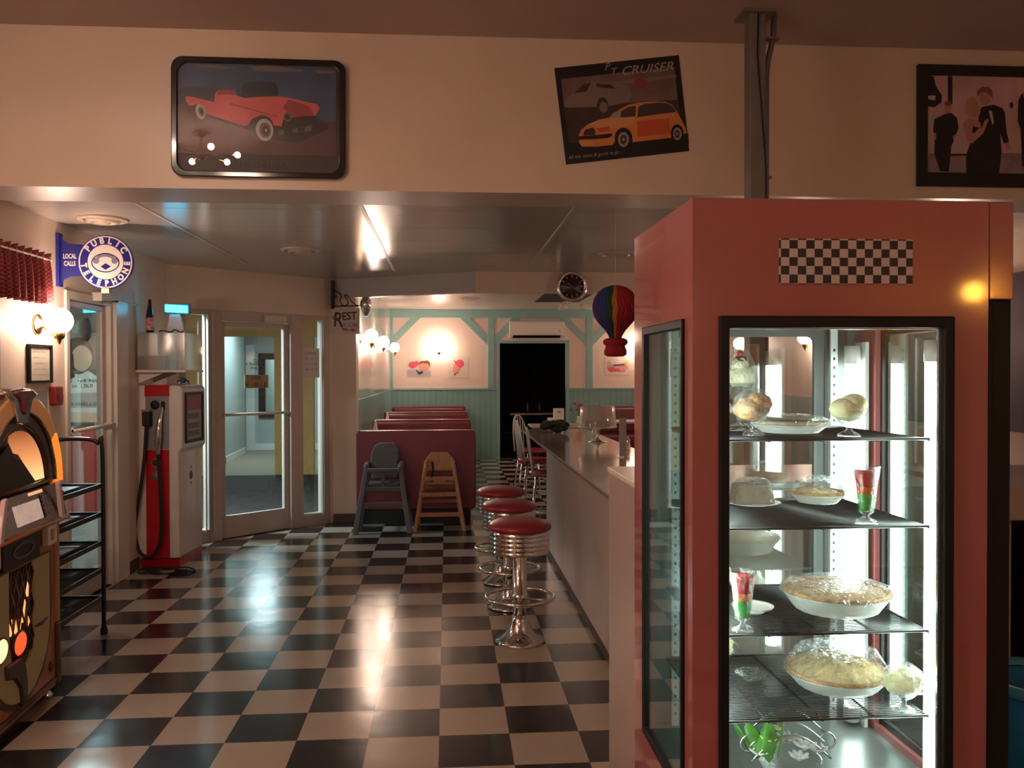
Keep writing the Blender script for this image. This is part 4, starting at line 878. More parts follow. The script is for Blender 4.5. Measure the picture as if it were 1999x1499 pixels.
A_glass = mat('art_windscreen', (0.012, 0.022, 0.035), 0.5); A_hor = mat('art_horizon', (0.012, 0.024, 0.045), 0.5)
def ell(cx_, cy_, rx, ry, n=24, tilt=0.0):
    o_ = []
    for i in range(n):
        a = 2*PI*i/n; x, y = rx*math.cos(a), ry*math.sin(a); o_.append((cx_+x*math.cos(tilt)-y*math.sin(tilt), cy_+x*math.sin(tilt)+y*math.cos(tilt)))
    return o_
items = [(A_navy, [(195, 165), (1775, 225), (1775, 780), (1600, 770), (195, 600)]),
 (A_cld, [(380, 220), (500, 215), (700, 235), (800, 250), (700, 262), (480, 250)]), (A_cld, [(930, 240), (1100, 225), (1300, 245), (1450, 270), (1440, 290), (1250, 288), (1000, 285)]), (A_cld, [(1540, 270), (1760, 280), (1770, 300), (1600, 305)]),
 (A_hor, [(195, 470), (300, 435), (600, 445), (620, 600), (195, 610)]),
 (A_maroon, [(195, 600), (600, 600), (1300, 800), (1775, 775), (1775, 1110), (195, 1085)]),
 (A_blk, [(480, 715), (900, 850), (1200, 960), (1400, 985), (1700, 850), (1690, 800), (1500, 760), (700, 700)]),
 (A_body, [(298, 530), (330, 525), (580, 585), (590, 500), (625, 462), (790, 465), (800, 520), (880, 545), (1010, 535), (1200, 530), (1340, 548), (1470, 580), (1590, 605), (1615, 645), (1590, 690), (1560, 740), (1300, 760), (1260, 825), (1170, 815), (1150, 780), (1100, 730), (1020, 720), (950, 750), (910, 815), (870, 820), (700, 760), (500, 700), (480, 650), (440, 615), (395, 605), (370, 620), (330, 615), (300, 570)]),
 (A_bodyd, [(625, 462), (790, 465), (800, 520), (700, 510), (600, 520)]),
 (A_bodyd, [(740, 595), (1210, 725), (1200, 735), (730, 605)]), (A_bodyd, [(1310, 560), (1500, 620), (1560, 700), (1440, 740), (1340, 730), (1250, 640)]),
 (A_glass, [(850, 430), (880, 400), (1000, 385), (1150, 392), (1185, 430), (1195, 520), (1010, 535), (880, 545), (800, 520), (850, 500)]), (A_blk, [(1150, 392), (1170, 395), (1200, 440), (1205, 520), (1185, 520), (1180, 440)]),
 (A_blk, [(1255, 760), (1300, 740), (1560, 715), (1600, 760), (1610, 820), (1500, 880), (1300, 915), (1200, 880), (1240, 830)]), (A_gry, ell(1300, 730, 40, 45)), (A_blk, ell(1300, 730, 24, 28)), (A_gry, ell(1240, 880, 30, 26)), (A_gry, [(1340, 850), (1540, 810), (1535, 870), (1350, 885)]), (A_blk, [(1400, 838), (1470, 830), (1465, 872), (1400, 878)]),
 (A_blk, ell(1060, 840, 108, 128, 28, -0.15)), (A_wht, ell(1075, 858, 86, 110, 28, -0.15)), (A_gry, ell(1082, 862, 56, 76, 24, -0.15)), (A_blk, ell(1086, 866, 34, 48, 20)), (A_wht, ell(1090, 862, 12, 16, 12)),
 (A_wht, ell(447, 680, 46, 76, 24, -0.25)), (A_gry, ell(455, 678, 28, 50, 20, -0.25)), (A_blk, ell(457, 678, 15, 28, 16, -0.25))]
mats_ = [A_blk]; mb = MB(); mb.add([(x, HP-0.012, z) for x, z in [(cxx+(x-cxx)*0.94, czz+(z-czz)*0.92) for x, z in ou]], [tuple(range(len(ou)))])
art(mb, f1, items, mats_, HP-0.012)
mats_.append(mat('art_dim_letters', (0.035, 0.022, 0.022), 0.5)); mb.mi = len(mats_)-1
p = f1([(1010, 1190)])[0]; mb.text('THE CHEVY', 0.046, p[0], p[1], -(HP-0.0185), sx=1.3, ang=-0.02)
mb.build('picture_print', mats_, t, world=True)
MB().add([(x, HP-0.024, z) for x, z in [(cxx+(x-cxx)*0.93, czz+(z-czz)*0.905) for x, z in ou]], [tuple(range(len(ou)))]).build('cover_glass', pane('picture_glass', (0.97, 0.97, 0.97), 0.035, 0.01), t, world=True)
# tilted poster with orange car
f2 = mapper(1060, 80, 5.7656, HP-0.004)
B_or = mat('poster_orange', (0.60, 0.21, 0.055), 0.5, var=0.12, vscale=5); B_rd = mat('poster_red_orange', (0.50, 0.085, 0.025), 0.5); B_lt = mat('poster_light_orange', (0.62, 0.30, 0.11), 0.5); B_bg = mat('poster_dusk', (0.15, 0.095, 0.085), 0.5, var=0.25, vscale=8); B_bgd = mat('poster_dusk_dark', (0.045, 0.024, 0.022), 0.5, var=0.3, vscale=8); B_sil = mat('poster_silver', (0.32, 0.26, 0.24), 0.5); B_win = mat('poster_window', (0.055, 0.04, 0.04), 0.4); B_faint = mat('poster_faint', (0.20, 0.14, 0.125), 0.5)
outer = [(128, 305), (1528, 158), (1645, 1237), (260, 1390)]
items = [(B_bg, [(205, 430), (1480, 290), (1520, 700), (240, 780)]), (B_bgd, [(240, 745), (620, 720), (1000, 690), (1520, 660), (1560, 1000), (1600, 1100), (290, 1150)]),
 (B_faint, [(230, 700), (330, 590), (480, 470), (640, 455), (800, 470), (960, 500), (1000, 600), (960, 690), (700, 740), (260, 750)]), (B_bgd, [(340, 590), (460, 485), (540, 470), (490, 570)]), (B_bgd, [(600, 475), (760, 490), (820, 540), (600, 520)]), (B_bgd, ell(670, 720, 62, 85)), (B_faint, ell(680, 745, 45, 62)),
 (B_faint, [(640, 470), (1500, 380), (1500, 410), (1000, 480), (650, 490)]),
 (mat('poster_badge_red', (0.30, 0.03, 0.03), 0.5), ell(1100, 470, 72, 52)), (B_bg, ell(1100, 470, 50, 34)), (mat('poster_badge_red', (0.30, 0.03, 0.03), 0.5), ell(1100, 470, 38, 24)),
 (A_blk, [(300, 1180), (800, 1130), (1500, 1050), (1630, 1040), (1640, 1150), (300, 1260)]),
 (B_or, [(402, 1060), (430, 1000), (500, 940), (620, 890), (750, 860), (860, 770), (960, 720), (1060, 695), (1240, 680), (1380, 685), (1450, 720), (1510, 800), (1560, 890), (1600, 970), (1615, 1040), (1570, 1050), (1440, 1090), (1010, 1140), (1000, 1060), (960, 1000), (900, 985), (850, 1030), (820, 1120), (780, 1170), (600, 1190), (440, 1190), (405, 1150)]),
 (B_lt, [(500, 940), (620, 890), (750, 865), (1030, 860), (1000, 950), (800, 985), (640, 990)]), (B_rd, [(1060, 900), (1420, 870), (1430, 1040), (1060, 1080)]), (B_rd, [(600, 985), (740, 960), (760, 1010), (640, 1030)]),
 (B_win, [(880, 790), (960, 745), (1045, 730), (1040, 850), (870, 862)]), (B_win, [(1075, 740), (1140, 710), (1300, 695), (1400, 700), (1460, 740), (1500, 800), (1300, 825), (1060, 860)]), (B_sil, [(740, 870), (800, 800), (880, 790), (870, 862)]),
 (A_blk, [(400, 1075), (600, 1060), (770, 1040), (780, 1065), (740, 1090), (600, 1105), (402, 1110)]), (B_bgd, [(470, 1000), (560, 975), (590, 1010), (585, 1060), (450, 1065)]), (B_lt, [(410, 1120), (560, 1130), (560, 1180), (440, 1188)]),
 (A_blk, ell(905, 1095, 100, 118)), (B_sil, ell(905, 1110, 62, 84)), (B_win, ell(905, 1110, 40, 58, 8)), (B_sil, ell(905, 1110, 14, 20, 10)),
 (A_blk, ell(1508, 1040, 72, 100)), (B_sil, ell(1510, 1048, 48, 72)), (B_win, ell(1510, 1048, 30, 48, 8)), (B_sil, ell(1510, 1048, 11, 16, 10))]
mats_ = [A_blk]; mb = MB(); q = f2(outer); mb.prism(q, HP-0.004, HP-0.001, 'y')
art(mb, f2, items, mats_, HP-0.004, 0.0001)
mats_.append(mat('poster_letters', (0.34, 0.28, 0.27), 0.4)); mb.mi = len(mats_)-1
tl = math.atan2(q[1][1]-q[0][1], q[1][0]-q[0][0])
p = f2([(1165, 320)])[0]; mb.text('CRUISER', 0.060, p[0], p[1], -(HP-0.0095), shear=0.35, ang=tl, sx=1.15, bold=0.0005)
p = f2([(715, 325)])[0]; mb.text('P', 0.050, p[0], p[1]+0.012, -(HP-0.0095), shear=0.3, ang=tl); mb.text('T', 0.050, p[0]+0.03, p[1]-0.012, -(HP-0.0095), shear=0.3, ang=tl)
p = f2([(585, 1283)])[0]; mb.text('All the shine & good to go...', 0.025, p[0], p[1], -(HP-0.0095), shear=0.3, ang=tl, sx=0.95)
tag(mb.build('car_poster', mats_), 'tilted unframed poster of an orange car on the header wall', 'poster')
# framed street scene
f3 = mapper(1700, 100, 4.9967, HP-0.012)
C_wall = mat('mural_mauve', (0.50, 0.31, 0.32), 0.5, var=0.2, vscale=5); C_sk = mat('mural_skin', (0.44, 0.20, 0.15), 0.5); C_hair = mat('mural_hair', (0.20, 0.085, 0.05), 0.5); C_blond = mat('mural_fair_hair', (0.42, 0.24, 0.17), 0.5); C_dr = mat('mural_black_cloth', (0.010, 0.008, 0.009), 0.5); C_fl = mat('mural_pavement', (0.26, 0.19, 0.21), 0.5, var=0.3, vscale=10); C_wh = mat('mural_pale', (0.48, 0.40, 0.38), 0.5)
t = thing('framed_people_picture', 'black framed picture of an embracing couple in black, on the header above the pie case', 'framed picture', (2.70, HP, 2.5))
L0, L1 = at(1788, 240, Y=HP).x, 3.28; Z0, Z1 = at(1788, 364, Y=HP).z, at(1788, 127, Y=HP).z
MB().ring([(L0, Z0), (L1, Z0), (L1, Z1), (L0, Z1)], [(L0+0.052, Z0+0.068), (L1-0.052, Z0+0.068), (L1-0.052, Z1-0.052), (L0+0.052, Z1-0.052)], HP-0.022, HP).build('frame', M_blackm, t, world=True, bevel=0.004)
items = [(C_wall, [(545, 235), (2600, 250), (2600, 1000), (545, 1000)]), (C_fl, [(545, 1000), (800, 1020), (2600, 980), (2600, 1215), (545, 1195)]),
 (C_dr, [(545, 235), (615, 240), (640, 340), (700, 430), (690, 500), (620, 545), (545, 530)]), (C_wh, [(560, 430), (635, 430), (630, 475), (565, 470)]), (C_wh, [(548, 560), (610, 550), (600, 760), (548, 1180)]),
 (C_dr, [(755, 240), (800, 240), (800, 520), (755, 500)]),
 (C_sk, ell(757, 545, 34, 62)), (C_hair, ell(757, 508, 34, 26)), (C_dr, [(735, 605), (790, 600), (845, 650), (860, 740), (840, 800), (815, 870), (790, 920), (765, 1175), (680, 1170), (650, 1080), (622, 1000), (625, 860), (612, 760), (625, 660)]), (C_sk, [(618, 790), (640, 800), (640, 860), (622, 860)]), (C_sk, [(800, 830), (835, 800), (815, 870)]),
 (C_sk, ell(1115, 445, 58, 80)), (C_hair, [(1045, 440), (1040, 385), (1085, 345), (1150, 345), (1190, 385), (1190, 470), (1170, 430), (1120, 395), (1070, 400)]),
 (C_dr, [(1085, 540), (1200, 520), (1290, 555), (1310, 600), (1330, 800), (1350, 880), (1300, 900), (1265, 800), (1280, 980), (1255, 1190), (935, 1190), (930, 1020), (975, 890), (1060, 800), (1050, 620)]),
 (C_wh, [(1150, 580), (1185, 580), (1205, 690), (1190, 720)]), (C_sk, [(1310, 895), (1350, 880), (1365, 950), (1330, 955)]),
 (C_sk, [(900, 700), (960, 650), (1070, 690), (1080, 760), (1110, 680), (1150, 650), (1140, 700), (1100, 800), (990, 900), (945, 860)]), (C_dr, [(1000, 730), (1060, 745), (1010, 800), (990, 790)]),
 (C_blond, ell(990, 545, 68, 100)), (C_sk, ell(1030, 575, 42, 72)), (C_dr, ell(1375, 525, 18, 30)),
 (C_dr, [(1440, 480), (1470, 420), (1500, 400), (1600, 430), (1640, 520), (1620, 760), (1580, 1120), (1480, 1130), (1465, 760), (1435, 680)]), (C_sk, ell(1520, 430, 30, 50)),
 (C_dr, [(1800, 560), (1880, 520), (1960, 560), (1980, 800), (1930, 1160), (1840, 1160), (1800, 800)]), (C_sk, ell(1880, 470, 34, 56)), (C_hair, ell(1880, 435, 34, 28)),
 (C_dr, [(2250, 520), (2320, 500), (2390, 560), (2380, 1150), (2260, 1150)]), (C_sk, ell(2320, 440, 34, 56))]
mats_ = [A_blk]; mb = MB(); mb.box(L0+0.03, L1-0.03, HP-0.008, HP-0.004, Z0+0.03, Z1-0.03)
def f3c(pts): return [(min(x, L1-0.05), z) for x, z in f3(pts)]
art(mb, f3c, items, mats_, HP-0.008, 0.0001); mb.build('picture_print', mats_, t, world=True)
# ================================================================ PETROL PUMP
t = thing('petrol_pump', 'old white and red petrol pump with hose beside the angled glass door', 'petrol pump', (-2.147, 7.20, 0), math.radians(-5))
# local: front right corner at origin, front faces -y, width runs to -x, long side runs to +y
M_pw = mat('pump_cream_enamel', (0.66, 0.58, 0.54), 0.3, var=0.04, coat=0.2); M_pr = mat('pump_red_enamel', (0.42, 0.008, 0.016), 0.25, coat=0.4); M_pg = mat('pump_grey_panel', (0.26, 0.25, 0.26), 0.35, 0.3)
W0, W1, D = -0.405, 0.0, 0.52
MB().box(W0+0.035, W1-0.035, 0.02, D-0.02, 0, 0.10).build('plinth', M_pr, t)
prf = [(W0+0.03, 0.07), (W1-0.03, 0.07), (W1-0.03, 0.93), (W1, 0.97), (W1, 1.45), (W1-0.03, 1.48), (W0+0.03, 1.48), (W0, 1.45), (W0, 0.97), (W0+0.03, 0.93)]
prf = [(x, z) for x, z in prf]
MB().prism(prf, 0.0, D, 'y').build('cabinet', M_pw, t, bevel=0.012)
MB().box(-0.295, -0.105, -0.006, 0.0, 0.075, 0.955).build('lower_panel', M_pr, t)
MB().box(-0.295, -0.105, -0.006, 0.0, 0.96, 1.385).build('service_panel', M_pg, t)
MB().prism([(-0.009, 1.39), (-0.009, 1.455), (0.0, 1.482), (0.5, 1.485), (0.5, 1.39)], -0.30, -0.10, 'x').build('top_band', M_pr, t)
mb = MB(); mb.lathe([(0, 0), (0.036, 0), (0.036, 0.012), (0.028, 0.016), (0, 0.01)], (-0.215, -0.006, 1.32), axis='-y', n=24); mb.build('round_dial', M_black, t)
MB().prism(rrect(-0.165, -0.135, 1.27, 1.35, 0.014), -0.012, -0.006, 'y').build('nozzle_slot', M_black, t)
MB().box(-0.30, -0.235, -0.07, -0.006, 1.15, 1.27).build('hose_coupling', M_blackm, t, bevel=0.01)
MB().prism(rrect(-0.30, -0.235, 1.268, 1.285, 0.005), -0.075, -0.003, 'y').build('coupling_cap', M_pg, t)
nz = MB().tube([(-0.15, -0.02, 1.30), (-0.155, -0.05, 1.22), (-0.165, -0.06, 1.14), (-0.17, -0.06, 1.06), (-0.175, -0.055, 0.99), (-0.175, -0.05, 0.92)], [0.012, 0.013, 0.022, 0.026, 0.02, 0.016], 12, sm=4).build('nozzle', M_chrome, t)
MB().tube([(-0.17, -0.085, 1.15), (-0.20, -0.09, 1.10), (-0.195, -0.085, 1.03)], 0.007, 8, sm=4).build('trigger_guard', M_chrome, nz)
MB().tube([(-0.175, -0.05, 0.95), (-0.17, -0.05, 0.80), (-0.155, -0.05, 0.55), (-0.15, -0.055, 0.35), (-0.165, -0.06, 0.20), (-0.21, -0.065, 0.115), (-0.26, -0.065, 0.095), (-0.32, -0.065, 0.13), (-0.355, -0.06, 0.22), (-0.36, -0.06, 0.36), (-0.335, -0.055, 0.55), (-0.305, -0.05, 0.75), (-0.285, -0.045, 0.95), (-0.275, -0.04, 1.16)], 0.0135, 12, sm=5).build('hose', M_blackm, t)
for z in (0.85, 0.745):
    rr = MB().lathe([(0.027, 0), (0.038, 0), (0.038, 0.006), (0.027, 0.006)], (-0.21, -0.006, z), axis='-y', n=28).build('badge_ring', M_chrome, t)
    MB().lathe([(0, 0), (0.027, 0), (0.027, 0.003), (0, 0.003)], (-0.21, -0.006, z), axis='-y', n=24).build('badge_face', mat('badge_dark', (0.08, 0.03, 0.03), 0.4) if z > 0.8 else mat('badge_tan', (0.35, 0.18, 0.12), 0.4), rr)
# dial window on the long side
TS = Matrix.Translation((W1, 0, 0)) @ Matrix.Rotation(PI/2, 4, 'Z')   # -y of this frame faces +x, x runs to +y
mb = MB(TS); mb.ring(rrect(0.06, 0.45, 1.00, 1.42, 0.01, 2), rrect(0.085, 0.425, 1.025, 1.395, 0.01, 2), -0.012, 0.0); mb.build('window_frame', M_black, t)
mb = MB(TS); mb.box(0.08, 0.43, -0.004, 0.0, 1.02, 1.40); mb.mi = 1; mb.box(0.085, 0.425, -0.006, -0.004, 1.27, 1.395); mb.mi = 2
for z in (1.22, 1.14, 1.075): mb.box(0.13, 0.36, -0.0065, -0.004, z-0.022, z+0.022)
mb.build('dial_plate', [mat('dial_grey', (0.25, 0.24, 0.22), 0.4), mat('dial_red', (0.28, 0.05, 0.04), 0.5), mat('dial_numbers', (0.10, 0.09, 0.09), 0.5)], t)
mb = MB(TS)
for pl in (circ(0.26, 0.72, 0.035, 20), circ(0.26, 0.79, 0.012, 12), circ(0.26, 0.655, 0.012, 12)): mb.prism(pl, 0.028, 0.031, 'y')
mb.build('faded_emblem', mat('faded_red_mark', (0.20, 0.08, 0.07), 0.6), t)
rnd = random.Random(5)
def squiggle(cx_, cy_, n, r, seed):
    q = random.Random(seed); a = q.uniform(0, 6); pts = []
    for i in range(n):
        a += q.uniform(0.5, 0.7); rr = r*(0.8+0.2*math.sin(i*0.37+1)); pts.append((cx_+rr*1.3*math.cos(a), cy_+rr*0.6*math.sin(a), 0.008+0.012*(i % 3 == 1)))
    return pts
tag(MB().tube(squiggle(-2.22, 7.02, 26, 0.17, 3), 0.006, 8, sm=5).build('power_cord', M_blackm), 'coiled black cord on the floor at the foot of the petrol pump', 'cord')
# floor cord bundle, shelf above the pump
t = thing('wall_shelf', 'narrow shelf fixed above the petrol pump', 'shelf', (-2.29, 7.40, 1.60))
MB().box(-2.49, -2.10, 7.14, 7.66, 1.585, 1.603).build('board', M_alul, t, world=True)
for y in (7.22, 7.58): MB().prism([(-2.495, 1.50), (-2.495, 1.585), (-2.30, 1.585), (-2.30, 1.575), (-2.485, 1.50)], y-0.008, y+0.008, 'y').build('bracket', M_alul, t, world=True)
t = thing('acrylic_display_box', 'clear acrylic display box of trinkets on the shelf over the pump', 'display box', (-2.29, 7.40, 1.604))
M_acr = pane('scratched_acrylic', (0.86, 0.84, 0.80), 0.16, 0.12, milk=0.12, milkcol=(0.7, 0.62, 0.55))
MB().box(-2.48, -2.11, 7.16, 7.165, 1.604, 1.90).box(-2.48, -2.11, 7.64, 7.645, 1.604, 1.90).box(-2.115, -2.11, 7.165, 7.64, 1.604, 1.90).box(-2.48, -2.475, 7.165, 7.64, 1.604, 1.90).box(-2.48, -2.11, 7.16, 7.645, 1.90, 1.905).build('acrylic_walls', M_acr, t, world=True)
M_pinkbox = mat('dusty_pink_box', (0.34, 0.20, 0.20), 0.6, var=0.15)
tag(MB().box(-2.44, -2.28, 7.22, 7.42, 1.604, 1.72).build('gift_box', M_pinkbox, bevel=0.004), 'dusty pink box inside the acrylic display case', 'box')
tag(MB().box(-2.26, -2.19, 7.22, 7.32, 1.604, 1.68).build('trinket_box', M_black, bevel=0.004), 'small black box inside the acrylic display case', 'box')
tt = thing('ornament_figurine', 'small red and white figurine inside the acrylic display case', 'figurine', (-2.165, 7.24, 1.604))
MB().lathe([(0, 0), (0.022, 0), (0.024, 0.02), (0.014, 0.05), (0.018, 0.07), (0.0, 0.085)], n=16).build('red_robe', M_red, tt)
MB().ball((0, 0, 0.10), 0.017, 12).build('head', M_pw, tt); MB().lathe([(0, 0.11), (0.016, 0.115), (0, 0.15)], n=12).build('hat', M_pw, tt)
tt = thing('cola_bottle', 'dark bottle with red and white label on top of the acrylic box', 'bottle', (-2.40, 7.22, 1.906))
MB().lathe([(0, 0), (0.030, 0), (0.032, 0.04), (0.027, 0.08), (0.031, 0.13), (0.024, 0.18), (0.013, 0.23), (0.012, 0.27), (0, 0.27)], n=20).build('bottle', mat('dark_bottle_glass', (0.03, 0.015, 0.012), 0.12), tt)
MB().lathe([(0.0325, 0.02), (0.034, 0.045), (0.0295, 0.08), (0.032, 0.12), (0.0315, 0.122)], n=20).build('label', mat('bottle_label', (0.50, 0.20, 0.17), 0.5, var=0.8, vscale=40), tt)
tt = thing('neon_table_sign', 'small white stand with a glowing cyan tube sign on the acrylic box', 'light-up sign', (-2.25, 7.36, 1.906))
MB().prism([(-0.06, 0), (0.09, 0), (0.05, 0.16), (-0.03, 0.16)], -0.02, 0.02, 'y').build('stand', M_pw, tt)
MB().box(-0.075, 0.13, -0.025, 0.012, 0.16, 0.245).build('back_box', mat('neon_back', (0.05, 0.16, 0.22), 0.4), tt, bevel=0.006)
M_cy = emis('cyan_neon', (0.03, 0.62, 1.0), 5.5)
for z in (0.182, 0.203, 0.224): MB().tube([(-0.062, -0.034, z+0.006), (0.115, -0.034, z-0.006)], 0.0085, 8).build('neon_tube', M_cy, tt)
tag(MB().tube([(-2.34, 7.25, 1.915), (-2.30, 7.22, 1.925), (-2.24, 7.24, 1.912), (-2.20, 7.20, 1.93), (-2.16, 7.22, 1.912), (-2.13, 7.19, 1.92)], 0.005, 8, sm=4).build('dark_cable', M_blackm), 'dark cable lying along the top edge of the acrylic box', 'cable')
tt = thing('toy_car', 'tiny dark shiny toy standing on the petrol pump', 'toy', (-2.16, 7.30, 1.486))
MB().prism([(-0.05, 0.012), (0.05, 0.012), (0.05, 0.03), (0.025, 0.035), (0.01, 0.055), (-0.02, 0.055), (-0.035, 0.034), (-0.05, 0.03)], -0.02, 0.02, 'y').build('body', M_fr, tt, bevel=0.004)
for x in (-0.03, 0.03):
    for y in (-0.02, 0.02): MB().lathe([(0, -0.004), (0.012, -0.004), (0.012, 0.004), (0, 0.004)], (x, y, 0.012), axis='y', n=14).build('wheel', M_chrome, tt)

# ================================================================ WIRE RACK
t = thing('wire_rack', 'black wire display rack between the jukebox and the glass door', 'rack', (-2.24, 5.0, 0))
def uframe(y):
    x0, x1, h = -0.155, 0.163, 1.18; return [(x0, y, 0.06), (x0, y, h-0.08), (x0+0.025, y, h-0.025), (x0+0.08, y, h), (x1-0.08, y, h), (x1-0.025, y, h-0.025), (x1, y, h-0.08), (x1, y, 0.06)]
for y in (0.39, -0.30): MB().tube(uframe(y), 0.013, 12, sm=5).build('end_frame', M_wire, t)
for x in (-0.155, 0.163):
    for y in (0.39, -0.30): MB().lathe([(0, 0), (0.02, 0.0), (0.022, 0.02), (0.014, 0.05), (0.014, 0.065), (0, 0.065)], (x, y, 0), 14).build('foot', M_blackm, t)
for i, z in enumerate((0.222, 0.39, 0.554, 0.728, 0.90)):
    mb = MB(); mb.box(-0.155, 0.163, 0.378, 0.40, z-0.012, z+0.012).box(-0.155, 0.163, -0.31, -0.29, z-0.012, z+0.012)
    for x in (-0.15, 0.158): mb.box(x-0.004, x+0.004, -0.30, 0.39, z-0.014, z+0.014)
    for k_ in range(26): y = -0.28+k_*0.026; mb.tube([(-0.15, y, z), (0.158, y, z)], 0.003, 6)
    mb.build('wire_shelf', M_wire, t)
for k_, (z, m_, lab) in enumerate(((0.90, mat('brochure_brown', (0.09, 0.06, 0.055), 0.5, var=0.5, vscale=18), 'stack of dark leaflets on the topmost tier of the wire rack'), (0.728, mat('brochure_grey', (0.12, 0.10, 0.10), 0.4, var=0.5, vscale=20), 'stack of grey leaflets on the second tier of the wire rack'), (0.554, MATS['brochure_grey'] if 'brochure_grey' in MATS else M_paper, 'stack of grey leaflets on the middle tier of the wire rack'))):
    tag(MB().box(-2.37, -2.13, 4.86, 5.20, z+0.008, z+0.020).build('leaflet_stack', m_, bevel=0.003), lab, 'leaflets', 'leaflet stacks on the wire rack')

# ================================================================ JUKEBOX
t = thing('jukebox', 'arched wooden jukebox with glowing orange arch and chrome crest', 'jukebox', (-1.892, 3.964, 0), math.radians(93))
# local: x along the front, -y towards the room, z up
J_wood = mat('jukebox_walnut', (0.42, 0.13, 0.045), 0.3, var=0.3, vscale=7, stretch=(3, 3, 0.6), coat=0.3)
J_woodd = mat('jukebox_dark_walnut', (0.06, 0.022, 0.012), 0.3, var=0.3, vscale=9, coat=0.3)
J_tan = mat('jukebox_tan_tube', (0.50, 0.24, 0.10), 0.3, emit=(1.0, 0.35, 0.10), es=0.06, coat=0.4)
J_or = mat('jukebox_orange_tube', (0.7, 0.2, 0.03), 0.3, emit=(1.0, 0.20, 0.02), es=0.55)
J_cream = mat('jukebox_cream_pilaster', (0.27, 0.19, 0.085), 0.35, emit=(1.0, 0.6, 0.2), es=0.012)
ZC = 1.055
def archp(r, z0, n=36): return [(r, z0)] + arc(0, ZC, r, 0, 180, n) + [(-r, z0)]
MB().prism(archp(0.42, 0.05), 0.0, 0.58, 'y').build('cabinet', J_wood, t, bevel=0.01)
def band(r1, r0, y0, y1, a0, a1, m_, name, n=40, par=None):
    o_ = arc(0, ZC, r1, a0, a1, n); i_ = arc(0, ZC, r0, a0, a1, n); mb = MB(); k_ = n+1
    vs = [(p[0], y0, p[1]) for p in o_]+[(p[0], y0, p[1]) for p in i_]+[(p[0], y1, p[1]) for p in o_]+[(p[0], y1, p[1]) for p in i_]; fs = []
    for i in range(n): fs += [(i, i+1, k_+i+1, k_+i), (2*k_+i, 3*k_+i, 3*k_+i+1, 2*k_+i+1), (i, 2*k_+i, 2*k_+i+1, i+1), (k_+i, k_+i+1, 3*k_+i+1, 3*k_+i)]
    fs += [(0, k_, 3*k_, 2*k_), (n, 2*k_+n, 3*k_+n, k_+n)]
    return mb.add(vs, fs, False).build(name, m_, par or t, bevel=0.01)
band(0.435, 0.352, -0.032, 0.10, 34, 146, J_tan, 'arch_light_tube')
band(0.435, 0.352, -0.032, 0.10, 0, 33, J_or, 'arch_light_tube'); band(0.435, 0.352, -0.032, 0.10, 147, 180, J_or, 'arch_light_tube')
band(0.444, 0.435, -0.022, 0.15, 0, 180, M_chrome, 'arch_edge')
band(0.351, 0.288, -0.018, 0.02, 0, 180, J_woodd, 'arch_inner_trim')
band(0.357, 0.350, -0.034, 0.0, 2, 178, M_chrome, 'arch_chrome_line')
win = arc(0, ZC, 0.29, 0, 180, 36)
MB().prism(win, -0.003, 0.0, 'y').build('window_interior', mat('jukebox_interior', (0.018, 0.008, 0.006), 0.4), t)
jl = bpy.data.materials.new('lit_backboard'); jl.use_nodes = True; MATS['lit_backboard'] = jl; nt = jl.node_tree; N = nt.nodes; L = nt.links
N['Principled BSDF'].inputs['Base Color'].default_value = (0.7, 0.42, 0.2, 1); tc = N.new('ShaderNodeTexCoord'); sp = N.new('ShaderNodeSeparateXYZ'); L.new(tc.outputs['Object'], sp.inputs[0])
mr = N.new('ShaderNodeMapRange'); mr.inputs[1].default_value = 1.08; mr.inputs[2].default_value = 1.33; L.new(sp.outputs['Z'], mr.inputs[0])
cr = N.new('ShaderNodeValToRGB'); L.new(mr.outputs[0], cr.inputs[0]); cr.color_ramp.elements[0].color = (0.85, 0.50, 0.20, 1); cr.color_ramp.elements[1].color = (0.14, 0.022, 0.007, 1)
e2 = cr.color_ramp.elements.new(0.45); e2.color = (0.52, 0.20, 0.07, 1)
L.new(cr.outputs[0], N['Principled BSDF'].inputs['Emission Color']); N['Principled BSDF'].inputs['Emission Strength'].default_value = 0.75
pl = [(0.165, 1.085), (0.268, 1.085)] + [(0.27*math.cos(math.radians(a)), ZC+0.27*math.sin(math.radians(a))) for a in range(8, 112, 6)] + [(-0.10, 1.285), (-0.05, 1.23), (0.0, 1.22)]
MB().prism(pl, -0.008, -0.004, 'y').build('lit_backboard', jl, t)
MB().prism([(-0.27, 1.06), (0.16, 1.08), (0.0, 1.20), (-0.06, 1.215), (-0.12, 1.275), (-0.22, 1.22)], -0.016, -0.009, 'y').build('record_mechanism', mat('mechanism', (0.035, 0.018, 0.014), 0.3), t, bevel=0.004)
MB().tube([(-0.30, -0.016, 1.07), (0.33, -0.016, 1.07)], 0.012, 10).build('window_bar', J_woodd, t)
def sc_(pts, k=0.80, dx=-0.045): return [(x*k+dx, 1.515+(z-1.525)*k) for x, z in pts]
MB().prism(sc_([(-0.19, 1.485), (-0.13, 1.515), (0.0, 1.525), (0.13, 1.515), (0.19, 1.485), (0.12, 1.455), (0.08, 1.38), (0.06, 1.335), (0.0, 1.325), (-0.06, 1.335), (-0.08, 1.38), (-0.12, 1.455)]), -0.05, -0.028, 'y').build('crest', M_chrome, t, bevel=0.008)
MB().prism(sc_([(-0.13, 1.495), (-0.06, 1.512), (0.06, 1.512), (0.13, 1.495), (0.06, 1.462), (0.035, 1.40), (0.0, 1.375), (-0.035, 1.40), (-0.06, 1.462)]), -0.058, -0.048, 'y').build('crest_red_inlay', mat('crest_red', (0.30, 0.01, 0.02), 0.15, coat=0.8), t, bevel=0.005)
